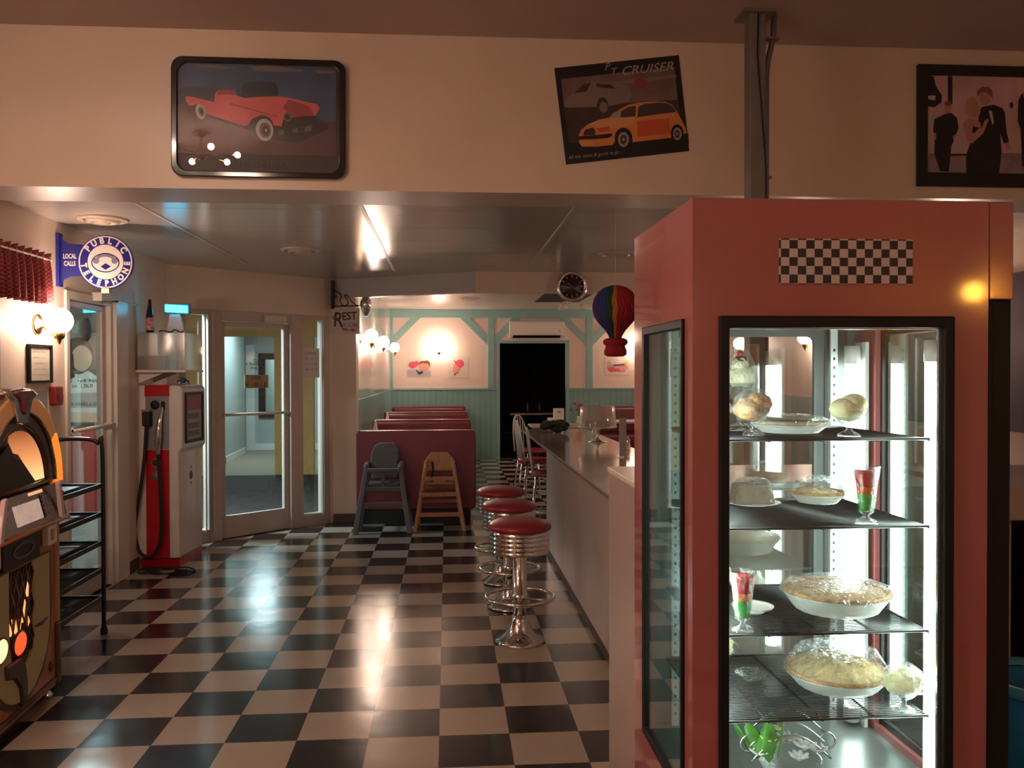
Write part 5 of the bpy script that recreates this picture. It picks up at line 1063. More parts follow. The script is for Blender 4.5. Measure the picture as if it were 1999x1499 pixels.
MB().tube([(-0.045, -0.03, 1.495), (-0.045, 0.1, 1.50), (-0.045, 0.3, 1.50)], 0.016, 8).build('top_spine', M_chrome, t)
# selection shelf
SA, SB = Vector((0, -0.022, 1.05)), Vector((0, -0.062, 0.893))
MB().prism([(0.0, 1.055), (SA.y, SA.z), (SB.y, SB.z), (SB.y+0.004, 0.872), (0.0, 0.868)], -0.40, 0.40, 'x').build('selector_shelf', J_woodd, t, bevel=0.004)
def slp(x0, x1, s0, s1, m_, name, d=0.003, parent=t):
    """plate lying on the sloping selector face; s runs down the slope"""
    dn = (SB-SA).normalized(); nrm = Vector((0, dn.z, -dn.y)).normalized()
    if nrm.y > 0: nrm = -nrm
    vs = []
    for off in (0, d):
        for (x, s_) in ((x0, s0), (x1, s0), (x1, s1), (x0, s1)): p = SA+dn*s_+nrm*(off+0.001); vs.append((x, p.y, p.z))
    return MB().add(vs, [(0, 1, 2, 3), (4, 5, 6, 7), (0, 1, 5, 4), (1, 2, 6, 5), (2, 3, 7, 6), (3, 0, 4, 7)]).build(name, m_, parent)
M_tit = mat('lit_title_cards', (0.62, 0.5, 0.45), 0.35, emit=(1.0, 0.72, 0.6), es=0.14, var=0.5, vscale=14)
slp(-0.14, 0.13, 0.045, 0.135, M_tit, 'title_cards'); slp(-0.26, -0.155, 0.045, 0.135, mat('grey_title_cards', (0.25, 0.2, 0.2), 0.4, var=0.4, vscale=20), 'title_cards')
slp(0.04, 0.19, 0.008, 0.022, mat('lit_slot', (0.7, 0.4, 0.25), 0.4, emit=(1.0, 0.5, 0.25), es=0.35), 'lit_slot')
bt = slp(0.15, 0.245, 0.03, 0.14, mat('selector_panel', (0.02, 0.012, 0.012), 0.3), 'selector_panel', 0.002)
for i in range(5):
    for j_ in range(3): slp(0.158+j_*0.028, 0.176+j_*0.028, 0.038+i*0.020, 0.049+i*0.020, mat('selector_key', (0.10, 0.07, 0.07), 0.3), 'selector_button', 0.008, bt)
MB().tube([(-0.40, -0.064, 0.883), (0.40, -0.064, 0.883)], 0.012, 10).build('front_rail', J_wood, t)
M_fin = mat('pinkish_chrome', (0.80, 0.66, 0.68), 0.3, 0.15)
for s_ in (-1, 1):
    MB().prism([(s_*0.265, 1.065), (s_*0.295, 1.06), (s_*0.345, 0.885), (s_*0.335, 0.872), (s_*0.305, 0.88)], -0.075, -0.055, 'y').build('chrome_fin', M_fin, t, bevel=0.005)
    mb = MB(); mb.ring(rrect(s_*0.295-0.052, s_*0.295+0.052, 0.765, 0.862, 0.01, 2), rrect(s_*0.295-0.026, s_*0.295+0.026, 0.788, 0.838, 0.006, 2), -0.035, -0.005); mb.build('chrome_bracket', mat('worn_chrome', (0.85, 0.76, 0.68), 0.35, 0.25), t, bevel=0.006)
    MB().box(s_*0.42-0.022, s_*0.42+0.022, -0.012, 0.06, 0.36, 1.05).build('side_pilaster', mat('tan_pilaster', (0.42, 0.25, 0.13), 0.35, coat=0.3), t, bevel=0.010)
    MB().box(s_*0.42-0.024, s_*0.42+0.024, -0.014, 0.062, 0.06, 0.36).build('side_foot', J_woodd, t, bevel=0.008)
    for z in (0.99, 0.91): MB().ball((s_*0.43, -0.02, z), 0.018, 12, (0.7, 1, 1)).build('red_stud', M_red, t)
np_ = MB().prism(rrect(-0.19, 0.18, 0.735, 0.860, 0.015), -0.022, 0.0, 'y').build('name_plate', mat('smoked_plate', (0.05, 0.04, 0.038), 0.3, 0.5), t, bevel=0.004)
MB().ring(circ(0, 0.80, 0.11, 32, 0.036), circ(0, 0.80, 0.09, 32, 0.026), -0.026, -0.022).build('oval_emblem', mat('dull_silver', (0.22, 0.18, 0.16), 0.3, 0.8), np_)
def shoe(r_x, ztop, zb, n=24):
    return [(r_x, ztop), (r_x, 0.42)] + [(r_x*math.cos(a), 0.42-(0.42-zb)*math.sin(a)) for a in [PI*i/n for i in range(1, n)]] + [(-r_x, 0.42), (-r_x, ztop)]
o_ = shoe(0.325, 0.728, 0.105); i_ = shoe(0.298, 0.728, 0.13); MB().ring(o_, i_, -0.012, 0.0).build('dark_border', J_woodd, t)
o_ = i_; i_ = shoe(0.13, 0.728, 0.27); MB().ring(o_, i_, -0.018, 0.0).build('horseshoe_pilaster', J_cream, t, bevel=0.006)
MB().prism(i_, -0.003, 0.0, 'y').build('grille_cloth', mat('grille_cloth', (0.10, 0.055, 0.03), 0.7, var=0.3, vscale=20), t)
mb = MB()
for k_ in range(-6, 7):
    for s_ in (-1, 1):
        pts = []
        for q in range(0, 40):
            z = 0.33+q*0.010; x = k_*0.06+s_*(z-0.53)*0.42
            if abs(x) < 0.125: pts.append((x, -0.012, z))
        if len(pts) > 2: mb.tube([pts[0], pts[-1]], 0.0045, 6)
mb.build('lattice_grille', mat('bronze_lattice', (0.16, 0.10, 0.08), 0.25, 0.9), t)
M_fl = mat('grille_lamp_glow', (0.7, 0.3, 0.1), 0.4, emit=(1.0, 0.42, 0.14), es=0.6)
for x, z, h, a in ((-0.10, 0.48, 0.035, 0.1), (-0.055, 0.475, 0.03, -0.2), (0.03, 0.52, 0.05, 0.3), (0.09, 0.46, 0.022, -0.1), (-0.012, 0.47, 0.025, 0.4), (0.07, 0.61, 0.035, 0.2)):
    MB(Matrix.Translation((x, -0.008, z)) @ Matrix.Rotation(a, 4, 'Y')).prism([(-0.010, -h), (0.010, -h), (0.005, h), (-0.005, h)], -0.003, 0.003, 'y').build('glow_slit', M_fl, t)
def lamp(x, z, rx, rz, m_, name):
    hs_ = MB(Matrix.Translation((x, -0.012, z)) @ Matrix.Diagonal((rx, 0.5, rz, 1))).lathe([(1.0, 0), (1.16, 0), (1.16, 0.012), (1.0, 0.02)], axis='-y', n=28).build('lamp_bezel', J_woodd, t)
    MB().ball((x, -0.016, z), 1.0, 24, (rx, 0.010, rz)).build(name, m_, hs_)
lamp(-0.030, 0.392, 0.066, 0.050, mat('red_lamp', (0.6, 0.02, 0.01), 0.3, emit=(1.0, 0.06, 0.015), es=0.9, var=0.5, vscale=40), 'red_lens')
lamp(-0.215, 0.415, 0.066, 0.050, mat('yellow_lamp', (0.8, 0.5, 0.2), 0.3, emit=(1.0, 0.55, 0.2), es=1.2), 'yellow_lens')
MB().prism([(-0.19, 0.34), (-0.04, 0.335), (0.0, 0.28), (0.02, 0.20), (0.01, 0.13), (-0.03, 0.11), (-0.05, 0.20), (-0.11, 0.26), (-0.18, 0.28)], -0.032, -0.012, 'y').build('scroll_casting', mat('dark_bronze', (0.09, 0.065, 0.055), 0.3, 0.8), t, bevel=0.008)
MB().tube([(0.12, -0.022, 0.425), (0.18, -0.022, 0.418), (0.25, -0.022, 0.428)], [0.004, 0.009, 0.004], 8).build('ornament_arrow', MATS['dark_bronze'], t)
MB().ball((0.345, -0.002, 0.165), 0.025, 12, (1, 0.4, 1)).build('side_boss', J_woodd, t)
MB().box(-0.44, 0.44, -0.008, 0.58, 0.07, 0.10).build('base', J_woodd, t, bevel=0.006)
for x in (-0.38, 0.38):
    for y in (0.03, 0.54): MB().lathe([(0, 0), (0.022, 0), (0.026, 0.02), (0.012, 0.035), (0.012, 0.07), (0, 0.07)], (x, y, 0), 12).build('foot', M_chrome, t)
MB().box(-0.42, 0.42, 0.05, 0.08, 0.0, 0.07).build('toe_board', J_woodd, t)
# ================================================================ PINK PIE CASE
CX0, CX1, CY0, CY1, CTOP, DK = 0.534, 1.208, 1.85, 2.435, 1.957, 0.58
M_pk = mat('salmon_enamel', (0.37, 0.115, 0.112), 0.07, var=0.05, vscale=2.5, coat=0.5, bump=0.03, bscale=2.5)
M_int = mat('case_interior_white', (0.70, 0.74, 0.72), 0.35)
M_sil = mat('silver_trim', (0.55, 0.56, 0.55), 0.25, 0.9)
t = thing('pie_case', 'tall salmon pink refrigerated pie case with lit glass door and checkered decal', 'display case', (0.87, 2.14, 0))
DX0, DX1, DZ0, DZ1 = 0.592, 1.125, 0.50, 1.70
ya, yb = at(1338, 1000, X=CX0).y+0.005, at(1258, 1000, X=CX0).y
zt = at(1336, 622, X=CX0).z
mb = MB()
mb.box(CX0, DX0, CY0, CY0+0.03, 0.08, CTOP).box(DX1, CX1, CY0, CY0+0.03, 0.08, CTOP).box(DX0, DX1, CY0, CY0+0.03, DZ1, CTOP).box(DX0, DX1, CY0, CY0+0.03, 0.08, DZ0)
for xs in ((CX0, CX0+0.025), (CX1-0.025, CX1)):
    mb.box(xs[0], xs[1], CY0+0.03, ya, 0.08, CTOP).box(xs[0], xs[1], yb, CY1, 0.08, CTOP).box(xs[0], xs[1], ya, yb, zt, CTOP).box(xs[0], xs[1], ya, yb, 0.08, 0.60)
mb.box(CX0+0.025, CX1-0.025, CY0+0.03, CY1-0.03, CTOP-0.022, CTOP-0.002)
mb.build('cabinet', M_pk, t, world=True)
MB().box(CX0+0.02, CX1-0.02, CY0+0.04, CY1-0.02, 0.0, 0.08).build('plinth', M_black, t, world=True)
MB().box(CX0+0.025, CX1-0.025, CY0+0.03, CY1, DZ1, DZ1+0.015).box(CX0+0.025, CX1-0.025, CY0+0.03, CY1, DK-0.02, DK).box(CX0+0.025, CX0+0.06, CY1-0.03, CY1, DK, DZ1).box(CX1-0.06, CX1-0.025, CY1-0.03, CY1, DK, DZ1).build('interior_lining', mat('case_lining_grey', (0.12, 0.13, 0.13), 0.3), t, world=True)
MB().box(CX0+0.025, CX1-0.025, CY1-0.03, CY1, 0.08, DK).box(CX0+0.025, CX1-0.025, CY1-0.03, CY1, DZ1, CTOP).build('rear_panel', M_pk, t, world=True)
# right hand column with black side
MB().box(CX1+0.002, 1.268, CY0+0.001, CY0+0.20, 1.738, CTOP).build('column_cap', M_pk, t, world=True, bevel=0.003)
MB().box(CX1+0.002, 1.266, CY0+0.006, CY0+0.20, 0.0, 1.738).box(CX1+0.004, CX1+0.016, CY0+0.004, CY0+0.02, 0.0, 1.73).build('black_column', M_black, t, world=True, bevel=0.003)
# decal
MB().box(0.727, 1.031, CY0-0.0015, CY0, 1.771, 1.870).build('checker_decal', checker('decal_checks', (0.012, 0.01, 0.01), (0.55, 0.47, 0.46), 0.0190, (0.727-0.87, 1.7530), 0.4, 'xz', wear=0.0), t, world=False).location = (-0.87, -2.14, 0)
# door
dr = MB().ring([(DX0, DZ0), (DX1, DZ0), (DX1, DZ1), (DX0, DZ1)], [(DX0+0.022, DZ0+0.03), (DX1-0.024, DZ0+0.03), (DX1-0.024, DZ1-0.026), (DX0+0.022, DZ1-0.026)], CY0-0.012, CY0+0.02).build('door_frame', M_black, t, world=True, bevel=0.004)
MB().ring([(DX0+0.022, DZ0+0.03), (DX1-0.024, DZ0+0.03), (DX1-0.024, DZ1-0.026), (DX0+0.022, DZ1-0.026)], [(DX0+0.025, DZ0+0.034), (DX1-0.030, DZ0+0.034), (DX1-0.030, DZ1-0.029), (DX0+0.025, DZ1-0.029)], CY0+0.004, CY0+0.012).build('inner_trim', M_sil, dr, world=True)
MB().box(DX0+0.02, DX1-0.022, CY0+0.006, CY0+0.010, DZ0+0.03, DZ1-0.024).build('door_glass', M_clear, dr, world=True)
# side windows
M_side = pane('tinted_side_glass', (0.66, 0.78, 0.74), 0.10, 0.015)
for x0, x1, nm in ((CX0-0.008, CX0+0.012, 'side_window'), (CX1-0.012, CX1+0.0015, 'side_window')):
    sw = MB().ring([(ya, 0.60), (yb, 0.60), (yb, zt), (ya, zt)], [(ya+0.012, 0.62), (yb-0.028, 0.62), (yb-0.028, zt-0.022), (ya+0.012, zt-0.022)], x0, x1, 'x').build(nm, M_black, t, world=True, bevel=0.003)
    xm = (x0+x1)/2; MB().box(xm-0.002, xm+0.002, ya+0.01, yb-0.025, 0.615, zt-0.02).build('glass', M_side, sw, world=True)
# back sliding door: silver frame with rounded corners and glass
bx0, bx1 = CX0+0.06, CX1-0.125
ou = rrect(bx0, bx1, DK, DZ1, 0.005, 4); inn = rrect(bx0+0.035, bx1-0.03, DK+0.06, DZ1-0.022, 0.02, 4)
bd = MB().ring(ou, inn, CY1-0.022, CY1-0.008).build('rear_door_frame', mat('pale_grey_frame', (0.16, 0.17, 0.17), 0.35, 0.3), t, world=True)
MB().box(bx0+0.03, bx1-0.02, CY1-0.017, CY1-0.013, DK+0.05, DZ1-0.02).build('rear_glass', pane('rear_case_glass', (0.92, 0.95, 0.94), 0.10, 0.02), bd, world=True)
MB().box(bx1, CX1-0.06, CY1-0.025, CY1-0.008, DK, DZ1).build('rear_post', mat('dark_grey_post', (0.07, 0.07, 0.07), 0.4), t, world=True)
# shelf standards with slots, tubes in the four corners
M_tube = emis('lit_fluorescent_tube', TUBE, S_TUBE)
for x, y, s_ in ((CX1-0.062, CY1-0.075, 1), (CX1-0.080, CY0+0.07, 1), (CX0+0.058, CY0+0.07, -1)):
    fx = MB().box(x+0.020*s_-0.005+0.003*s_, x+0.020*s_+0.005+0.003*s_, y-(0.03 if s_ > 0 else 0.12 if y > 2.1 else 0.03), y+(0.03 if s_ > 0 else 0.048), DK, 1.66).build('light_fixture', M_int, t, world=True)
    MB().tube([(x-0.005*s_, y, DK+0.05), (x-0.005*s_, y, 1.60)], 0.0195, 16).build('fluorescent_tube', M_tube, fx, world=True)
    MB().lathe([(0, DK+0.01), (0.022, DK+0.01), (0.022, DK+0.05), (0, DK+0.05)], (x-0.005*s_, y, 0), 16).lathe([(0, 1.60), (0.022, 1.60), (0.022, 1.65), (0, 1.65)], (x-0.005*s_, y, 0), 16).build('end_cap', M_white, fx, world=True)
for x, y in ((1.100, CY1-0.045), (0.640, CY1-0.045)):
    sd = MB().box(x-0.010, x+0.010, y-0.004, y+0.004, DK, DZ1).build('shelf_standard', M_int, t, world=True)
    mb = MB()
    for k_ in range(42): z = DK+0.03+k_*0.025; mb.box(x-0.003, x+0.003, y-0.0045, y+0.0, z, z+0.008)
    mb.build('slots', M_blackm, sd, world=True)
SHX0, SHX1, SHY0, SHY1 = 0.598, 1.092, 1.885, 2.325
for z in (1.425, 1.226, 0.987, 0.793):
    mb = MB()
    for k_ in range(46): y = SHY0+0.006+k_*(SHY1-SHY0-0.012)/45; mb.tube([(SHX0, y, z), (SHX1, y, z)], 0.0014, 5)
    for y in (SHY0, SHY1): mb.tube([(SHX0, y, z), (SHX1, y, z)], 0.0035, 8)
    for x in (SHX0, 0.72, 0.845, 0.97, SHX1): mb.tube([(x, SHY0, z-0.003), (x, SHY1, z-0.003)], 0.0030, 8)
    mb.build('wire_shelf', M_wire, t, world=True)

# ---------------------------------------------------------------- food
M_wrap = pane('cling_film', (0.97, 0.98, 0.97), 0.01, 0.14, bump=0.9, bscale=45, milk=0.04, milkcol=(0.9, 0.9, 0.85))
M_gl = pane('serving_glass', (0.94, 0.96, 0.95), 0.05, 0.05, bump=0.3, bscale=60)
M_ice = mat('lemon_ice_cream', (0.86, 0.82, 0.50), 0.6, var=0.06, vscale=30, bump=0.3, bscale=90)
M_van = mat('vanilla_cream', (0.80, 0.72, 0.52), 0.6, var=0.12, vscale=40, bump=0.5, bscale=120)
M_choc = mat('chocolate_sauce', (0.06, 0.022, 0.010), 0.25); M_caramel = mat('caramel_cream', (0.42, 0.20, 0.07), 0.5, var=0.5, vscale=60, bump=0.5, bscale=100)
M_mer = mat('toasted_meringue', (0.62, 0.44, 0.20), 0.6, var=0.38, vscale=28, bump=0.8, bscale=55)
def parfait(label, x, y, z, h=0.135, grp='rainbow gelatin parfaits'):
    t = thing('gelatin_parfait', label, 'dessert', (x, y, z), 0, grp); k = h/0.135
    MB().lathe([(0, 0), (0.026*k, 0), (0.024*k, 0.006), (0.008, 0.014), (0.008, 0.020), (0.018*k, 0.028), (0.0215*k, 0.055*k), (0.0245*k, 0.09*k), (0.032*k, h), (0.0305*k, h), (0.023*k, 0.09*k), (0.020*k, 0.055*k), (0.016*k, 0.031), (0, 0.026)], n=32, flute=8, famp=0.04).build('glass', M_gl, t)
    for nm, c, a, b, ra, rb in (('green_gelatin', (0.004, 0.36, 0.010), 0.031, 0.070, 0.0160, 0.0208), ('orange_gelatin', (0.80, 0.16, 0.0), 0.0702, 0.087, 0.0208, 0.0222), ('red_gelatin', (0.62, 0.004, 0.014), 0.0872, 0.125, 0.0222, 0.0278)):
        MB().lathe([(0, a*k), (ra*k, a*k), (rb*k, b*k), (0, b*k)], n=28).build(nm, mat(nm, c, 0.25), t)
    return t
parfait('red, orange and green gelatin parfait on the second shelf of the pie case', 0.958, 1.912, 1.23, 0.132)
parfait('red, orange and green gelatin parfait at the door frame side of the third shelf', 0.668, 1.912, 0.991, 0.135)
def scoops(label, x, y, z, name='ice_cream_dish', m=M_ice, r=0.036, grp='glass dishes of lemon ice cream', wrap=False, seed=1, hh=0.04):
    t = thing(name, label, 'dessert', (x, y, z), 0, grp)
    MB().lathe([(0, 0), (0.026, 0), (0.024, 0.005), (0.007, 0.014), (0.007, hh*0.6), (0.022, hh*0.8), (0.036, hh*1.25), (0.040, hh*1.5), (0.038, hh*1.5), (0.020, hh*0.9), (0, hh*0.75)], n=32, flute=10, famp=0.03).build('glass_dish', M_gl, t)
    MB().lathe([(0, hh*0.80), (0.020, hh*0.95), (0.034, hh*1.30), (0.0375, hh*1.5), (0.03, hh*1.62), (0, hh*1.7)], n=32).build('filling', m, t)
    mb = MB(); mb.ball((-0.008, 0.0, hh+0.022), r*0.90, 28, (1, 1, 0.72), 0.035, seed).ball((0.010, -0.004, hh+0.034), r*0.74, 28, (1, 1, 0.80), 0.04, seed+3); mb.build('scoops', m, t)
    if wrap: MB().lathe([(0.042, hh*1.2), (0.048, hh+0.02), (0.040, hh+0.05), (0.018, hh+0.068), (0, hh+0.072)], n=36, flute=7, famp=0.06).build('cling_film', M_wrap, t)
    return t
scoops('glass dish of pale lemon ice cream near the front of the top shelf', 0.918, 1.915, 1.43, r=0.040)
scoops('wrapped glass dish of lemon ice cream beside the toasted meringue pie', 1.048, 1.912, 0.797, wrap=True, seed=7, r=0.040)
scoops('lemon ice cream dish half hidden by the door frame on the third shelf', 0.69, 2.17, 0.991, seed=9)
scoops('lemon ice cream dish half hidden by the door frame on the fourth shelf', 0.705, 2.20, 0.797, seed=12)
scoops('wrapped caramel cream sundae in the corner of the top shelf', 0.712, 1.965, 1.43, 'caramel_sundae', M_caramel, 0.042, None, True, 15)
t = thing('chocolate_sundae', 'tall glass sundae with chocolate sauce and cherry on the top shelf', 'dessert', (0.735, 2.12, 1.43))
MB().lathe([(0, 0), (0.028, 0), (0.026, 0.006), (0.009, 0.02), (0.012, 0.04), (0.026, 0.07), (0.034, 0.12), (0.032, 0.12), (0.02, 0.06), (0, 0.045)], n=28, flute=8, famp=0.03).build('glass', M_gl, t)
MB().ball((0, 0, 0.085), 0.029, 22, (1, 1, 1.1), 0.08, 3).build('chocolate_layer', M_choc, t)
MB().ball((0.002, 0, 0.135), 0.033, 24, (1, 1, 0.9), 0.10, 4).ball((-0.004, 0, 0.165), 0.022, 20, (1, 1, 0.9), 0.12, 6).build('whipped_cream', M_van, t)
MB().ball((0, 0, 0.176), 0.017, 16, (1, 1, 0.7), 0.15, 5).build('sauce_cap', M_choc, t)
MB().ball((0, 0, 0.193), 0.009, 14).build('cherry', mat('cherry', (0.5, 0.01, 0.02), 0.15), t)
MB().lathe([(0.040, 0.08), (0.044, 0.13), (0.034, 0.17), (0.016, 0.205), (0, 0.21)], n=36, flute=7, famp=0.07).build('cling_film', M_wrap, t)
M_dish = pane('milky_dish_glass', (0.95, 0.96, 0.95), 0.05, 0.08, milk=0.55, milkcol=(0.85, 0.86, 0.82))
def pie(label, x, y, z, r, m_top, h_dish=0.038, dome=0.02, wrap=0.02, seed=1, name='pie', grp=None, lump=0.0, rim=M_crust, scl=(1, 1)):
    t = thing(name, label, 'pie', (x, y, z), 0, grp)
    MB().lathe([(0, 0), (r*0.72, 0), (r*0.78, 0.004), (r, h_dish), (r*1.03, h_dish+0.002), (r*0.985, h_dish-0.003), (r*0.76, 0.008), (0, 0.006)], n=56, flute=24, famp=0.012, sc=scl).build('pie_dish', M_dish, t)
    rnd = random.Random(seed); rings, n_ = 14, 56; vs = [(0, 0, h_dish+dome)]; fs = []
    for i in range(1, rings+1):
        f = i/rings
        for j in range(n_):
            a = 2*PI*j/n_; rr = r*0.97*f*(1+0.018*math.sin(11*a+seed)*(f > 0.8))
            zz = h_dish-0.004+dome*(1-f**2.6)+lump*(math.sin(7*a+9*f+seed)*math.sin(13*f+3*a)+0.5*math.sin(17*a+5*f))*(1-f**6)
            if not lump and f > 0.85: zz += 0.005*math.sin(24*a)*0.5+0.003
            vs.append((rr*math.cos(a)*scl[0], rr*math.sin(a)*scl[1], zz))
    fs += [(0, 1+j, 1+(j+1) % n_) for j in range(n_)]
    for i in range(rings-1):
        for j in range(n_): fs.append((1+i*n_+j, 1+(i+1)*n_+j, 1+(i+1)*n_+(j+1) % n_, 1+i*n_+(j+1) % n_))
    MB().add(vs, fs, True).build('topping', m_top, t)
    MB().lathe([(r*0.70, 0.009), (r*0.74, 0.008), (r*0.965, h_dish-0.002), (r*1.0, h_dish+0.006), (r*0.97, h_dish+0.010), (r*0.92, h_dish+0.004)], n=56, flute=28, famp=0.012, sc=scl).build('crust', rim, t)
    if wrap: MB().lathe([(r*1.045, h_dish*0.9), (r*1.02, h_dish+0.012), (r*0.8, h_dish+dome+wrap*0.6), (r*0.45, h_dish+dome+wrap), (0, h_dish+dome+wrap*0.9)], n=64, flute=9, famp=0.02, sc=scl).build('cling_film', M_wrap, t)
    return t
pie('golden double crust pie wrapped in film on the third shelf', 0.958, 2.065, 0.991, 0.128, M_crust, 0.044, 0.016, 0.012, 2, 'crust_pie')
pie('toasted lemon meringue pie wrapped in film on the fourth shelf', 0.965, 2.075, 0.797, 0.122, M_mer, 0.036, 0.045, 0.014, 5, 'meringue_pie', None, 0.006)
pie('flat wrapped fruit tart across the top shelf behind the lemon ice cream', 0.838, 2.06, 1.43, 0.092, M_caramel, 0.020, 0.012, 0.012, 8, 'fruit_tart', None, 0.003, M_van)
pie('small cream tart under a peaked film wrap at the back of the second shelf', 0.985, 2.235, 1.23, 0.068, mat('custard_cream', (0.70, 0.52, 0.26), 0.6, var=0.25, vscale=50, bump=0.5, bscale=90), 0.022, 0.018, 0.030, 11, 'cream_tart', None, 0.003)
t = thing('cake_slice', 'dark wrapped cake slice deep in the second shelf by the sundae side', 'cake', (0.80, 2.22, 1.23))
MB().prism([(-0.055, 0), (0.055, 0), (0.045, 0.055), (-0.045, 0.055)], -0.03, 0.03, 'y').build('cake', mat('brown_cake', (0.16, 0.10, 0.06), 0.8, var=0.3, vscale=50), t, bevel=0.006)
MB().lathe([(0, 0), (0.05, 0), (0.075, 0.006), (0.05, 0.002), (0, 0.002)], n=32).build('plate', M_white, t)
MB().lathe([(0.066, 0.004), (0.058, 0.05), (0.035, 0.068), (0, 0.07)], n=32, flute=6, famp=0.06).build('cling_film', M_wrap, t)
def saucer(label, x, y, z, r=0.045, m=M_white, tilt=0.0):
    o = MB().lathe([(0, 0.002), (r*0.55, 0.0), (r*0.6, 0.003), (r, 0.014), (r*1.02, 0.016), (r*0.98, 0.012), (r*0.58, 0.006), (0, 0.005)], n=40).build('saucer', m)
    o.location = (x, y, z); o.rotation_euler = (0, tilt, 0); return tag(o, label, 'plate')
saucer('small white saucer behind the third shelf parfait', 0.745, 2.06, 0.991, 0.05)
saucer('small glass saucer on the fourth shelf of the pie case', 0.77, 2.14, 0.797, 0.04, M_gl)
t = thing('flower_basket', 'wrought wire basket of white and yellow artificial flowers on the case floor', 'flower basket', (0.835, 2.06, DK+0.001))
for k_ in range(3):
    pts = [(-0.10+0.2*i/16, 0.02*(k_-1), 0.05+0.05*k_*0.5+0.06*math.sin(PI*i/16)) for i in range(17)]; MB().tube(pts, 0.003, 6).build('wire_hoop', M_sil, t)
for s_ in (-1, 1): MB().tube([(s_*(0.10-0.02*math.cos(a)), 0.0, 0.085+0.02*math.sin(a)) for a in [i*0.5 for i in range(13)]], 0.003, 6).build('wire_scroll', M_sil, t)
MB().lathe([(0, 0), (0.05, 0), (0.08, 0.05), (0.077, 0.05), (0.048, 0.004), (0, 0.004)], n=24).build('bowl', M_gl, t)
rnd = random.Random(11)
M_fw = mat('white_petals', (0.62, 0.60, 0.58), 0.7, var=0.2, vscale=60); M_fy = mat('yellow_petals', (0.62, 0.55, 0.18), 0.6); M_lf = mat('plastic_leaf', (0.07, 0.22, 0.03), 0.5, var=0.4, vscale=40)
def flower(x, y, z, r, m_, seed):
    mb = MB(); q = random.Random(seed)
    for k_ in range(7):
        a = 2*PI*k_/7+q.uniform(-0.2, 0.2); T_ = Matrix.Translation((x, y, z)) @ Matrix.Rotation(a, 4, 'Z') @ Matrix.Rotation(-0.5, 4, 'Y')
        o_ = mb.T; mb.T = T_; mb.ball((r*0.6, 0, 0), r*0.55, 10, (1, 0.5, 0.18)); mb.T = o_
    mb.ball((x, y, z+r*0.1), r*0.25, 10); return mb.build('flower', m_, t)
for i, (x, z, m_, r) in enumerate(((-0.055, 0.095, M_fy, 0.022), (-0.035, 0.12, M_fy, 0.018), (0.0, 0.085, M_fw, 0.028), (0.035, 0.075, M_fw, 0.03), (0.07, 0.065, M_fw, 0.024), (-0.075, 0.06, M_fw, 0.026), (0.015, 0.055, M_fw, 0.026))): flower(x, rnd.uniform(-0.04, 0.01), z, r, m_, i)
for i in range(7):
    a = rnd.uniform(-1.0, 1.0); x = -0.06+0.03*math.sin(i*2.1)
    MB(Matrix.Translation((x, 0.01*i-0.03, 0.05)) @ Matrix.Rotation(a*0.6, 4, 'Y') @ Matrix.Rotation(i, 4, 'Z')).ball((0, 0, 0.05), 0.05, 10, (0.35, 0.06, 1)).build('leaf', M_lf, t)

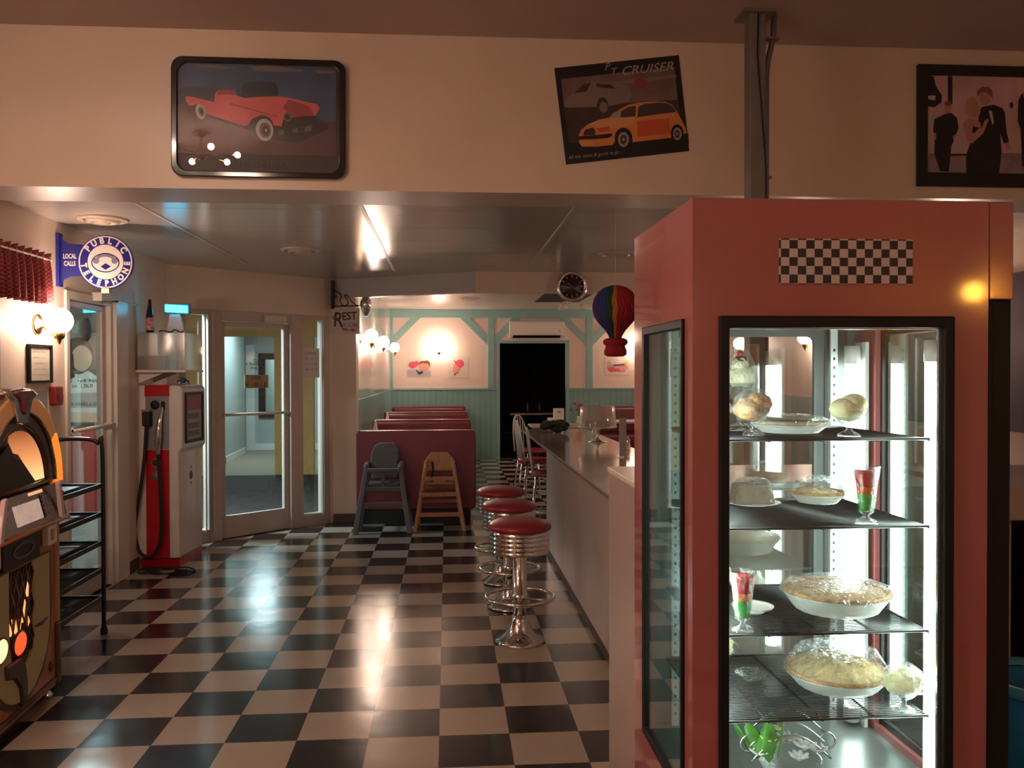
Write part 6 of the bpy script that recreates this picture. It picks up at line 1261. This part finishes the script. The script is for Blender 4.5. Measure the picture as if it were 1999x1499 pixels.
# ================================================================ RIGHT HAND BACKGROUND
t = thing('waste_bin', 'round-rimmed blue plastic bin at the edge of the picture beside the pie case', 'bin', (1.90, 2.60, 0))
M_blu = mat('blue_plastic', (0.015, 0.20, 0.45), 0.4)
MB().lathe([(0, 0), (0.14, 0), (0.185, 0.58), (0.175, 0.58), (0.132, 0.01), (0, 0.01)], n=40).build('tub', M_blu, t)
MB().lathe([(0.180, 0.57), (0.196, 0.575), (0.198, 0.605), (0.182, 0.61), (0.176, 0.585)], n=40).build('rim', mat('light_blue_plastic', (0.06, 0.30, 0.48), 0.35), t)
t = thing('back_bar_cabinet', 'cream back bar cabinet with dark open front at the far side wall', 'cabinet', (3.3, 4.4, 0))
MB().box(2.62, 3.98, 3.95, 4.9, 0.86, 1.02).build('worktop', M_cream, t, world=True, bevel=0.005)
MB().box(2.66, 2.72, 3.98, 4.88, 0, 0.86).box(3.9, 3.96, 3.98, 4.88, 0, 0.86).box(2.72, 3.9, 4.82, 4.88, 0, 0.86).box(2.72, 3.9, 3.98, 4.82, 0.0, 0.12).build('carcass', M_cream, t, world=True)
MB().ring([(2.78, 0.14), (3.88, 0.14), (3.88, 0.84), (2.78, 0.84)], [(2.84, 0.2), (3.82, 0.2), (3.82, 0.78), (2.84, 0.78)], 3.955, 3.98).box(2.8, 3.86, 3.965, 3.975, 0.45, 0.48).build('black_door', M_black, t, world=True)
MB().box(2.8, 3.86, 3.972, 3.976, 0.16, 0.82).build('dark_glass', mat('smoked_glass', (0.02, 0.018, 0.018), 0.08), t, world=True)
S('window_3', MB().box(RW-0.02, RW, 4.55, 7.2, 1.15, 1.22).box(RW-0.02, RW, 4.55, 7.2, 2.2, 2.27).box(RW-0.02, RW, 4.55, 4.62, 1.22, 2.2).box(RW-0.02, RW, 7.13, 7.2, 1.22, 2.2).box(RW-0.008, RW, 4.62, 7.13, 1.22, 2.2), mat('dusk_window', (0.16, 0.13, 0.16), 0.08))
t = thing('coat_stand', 'dark slanted coat hanging on a black stand at the picture edge', 'coat stand', (3.38, 4.62+0.6, 0))
MB().lathe([(0, 0), (0.2, 0), (0.19, 0.02), (0.02, 0.04), (0.02, 1.75), (0, 1.76)], n=20).build('pole', M_black, t)
MB().prism([(-0.08, 1.65), (0.03, 1.65), (0.20, 0.75), (-0.24, 0.75)], -0.05, 0.05, 'y').build('coat', mat('navy_cloth', (0.010, 0.012, 0.03), 0.9, var=0.4, vscale=12), t, bevel=0.02)
for a in range(4): MB().tube([(0, 0, 1.7), (0.1*math.cos(a*1.57), 0.1*math.sin(a*1.57), 1.76)], 0.008, 6).build('hook', M_black, t)
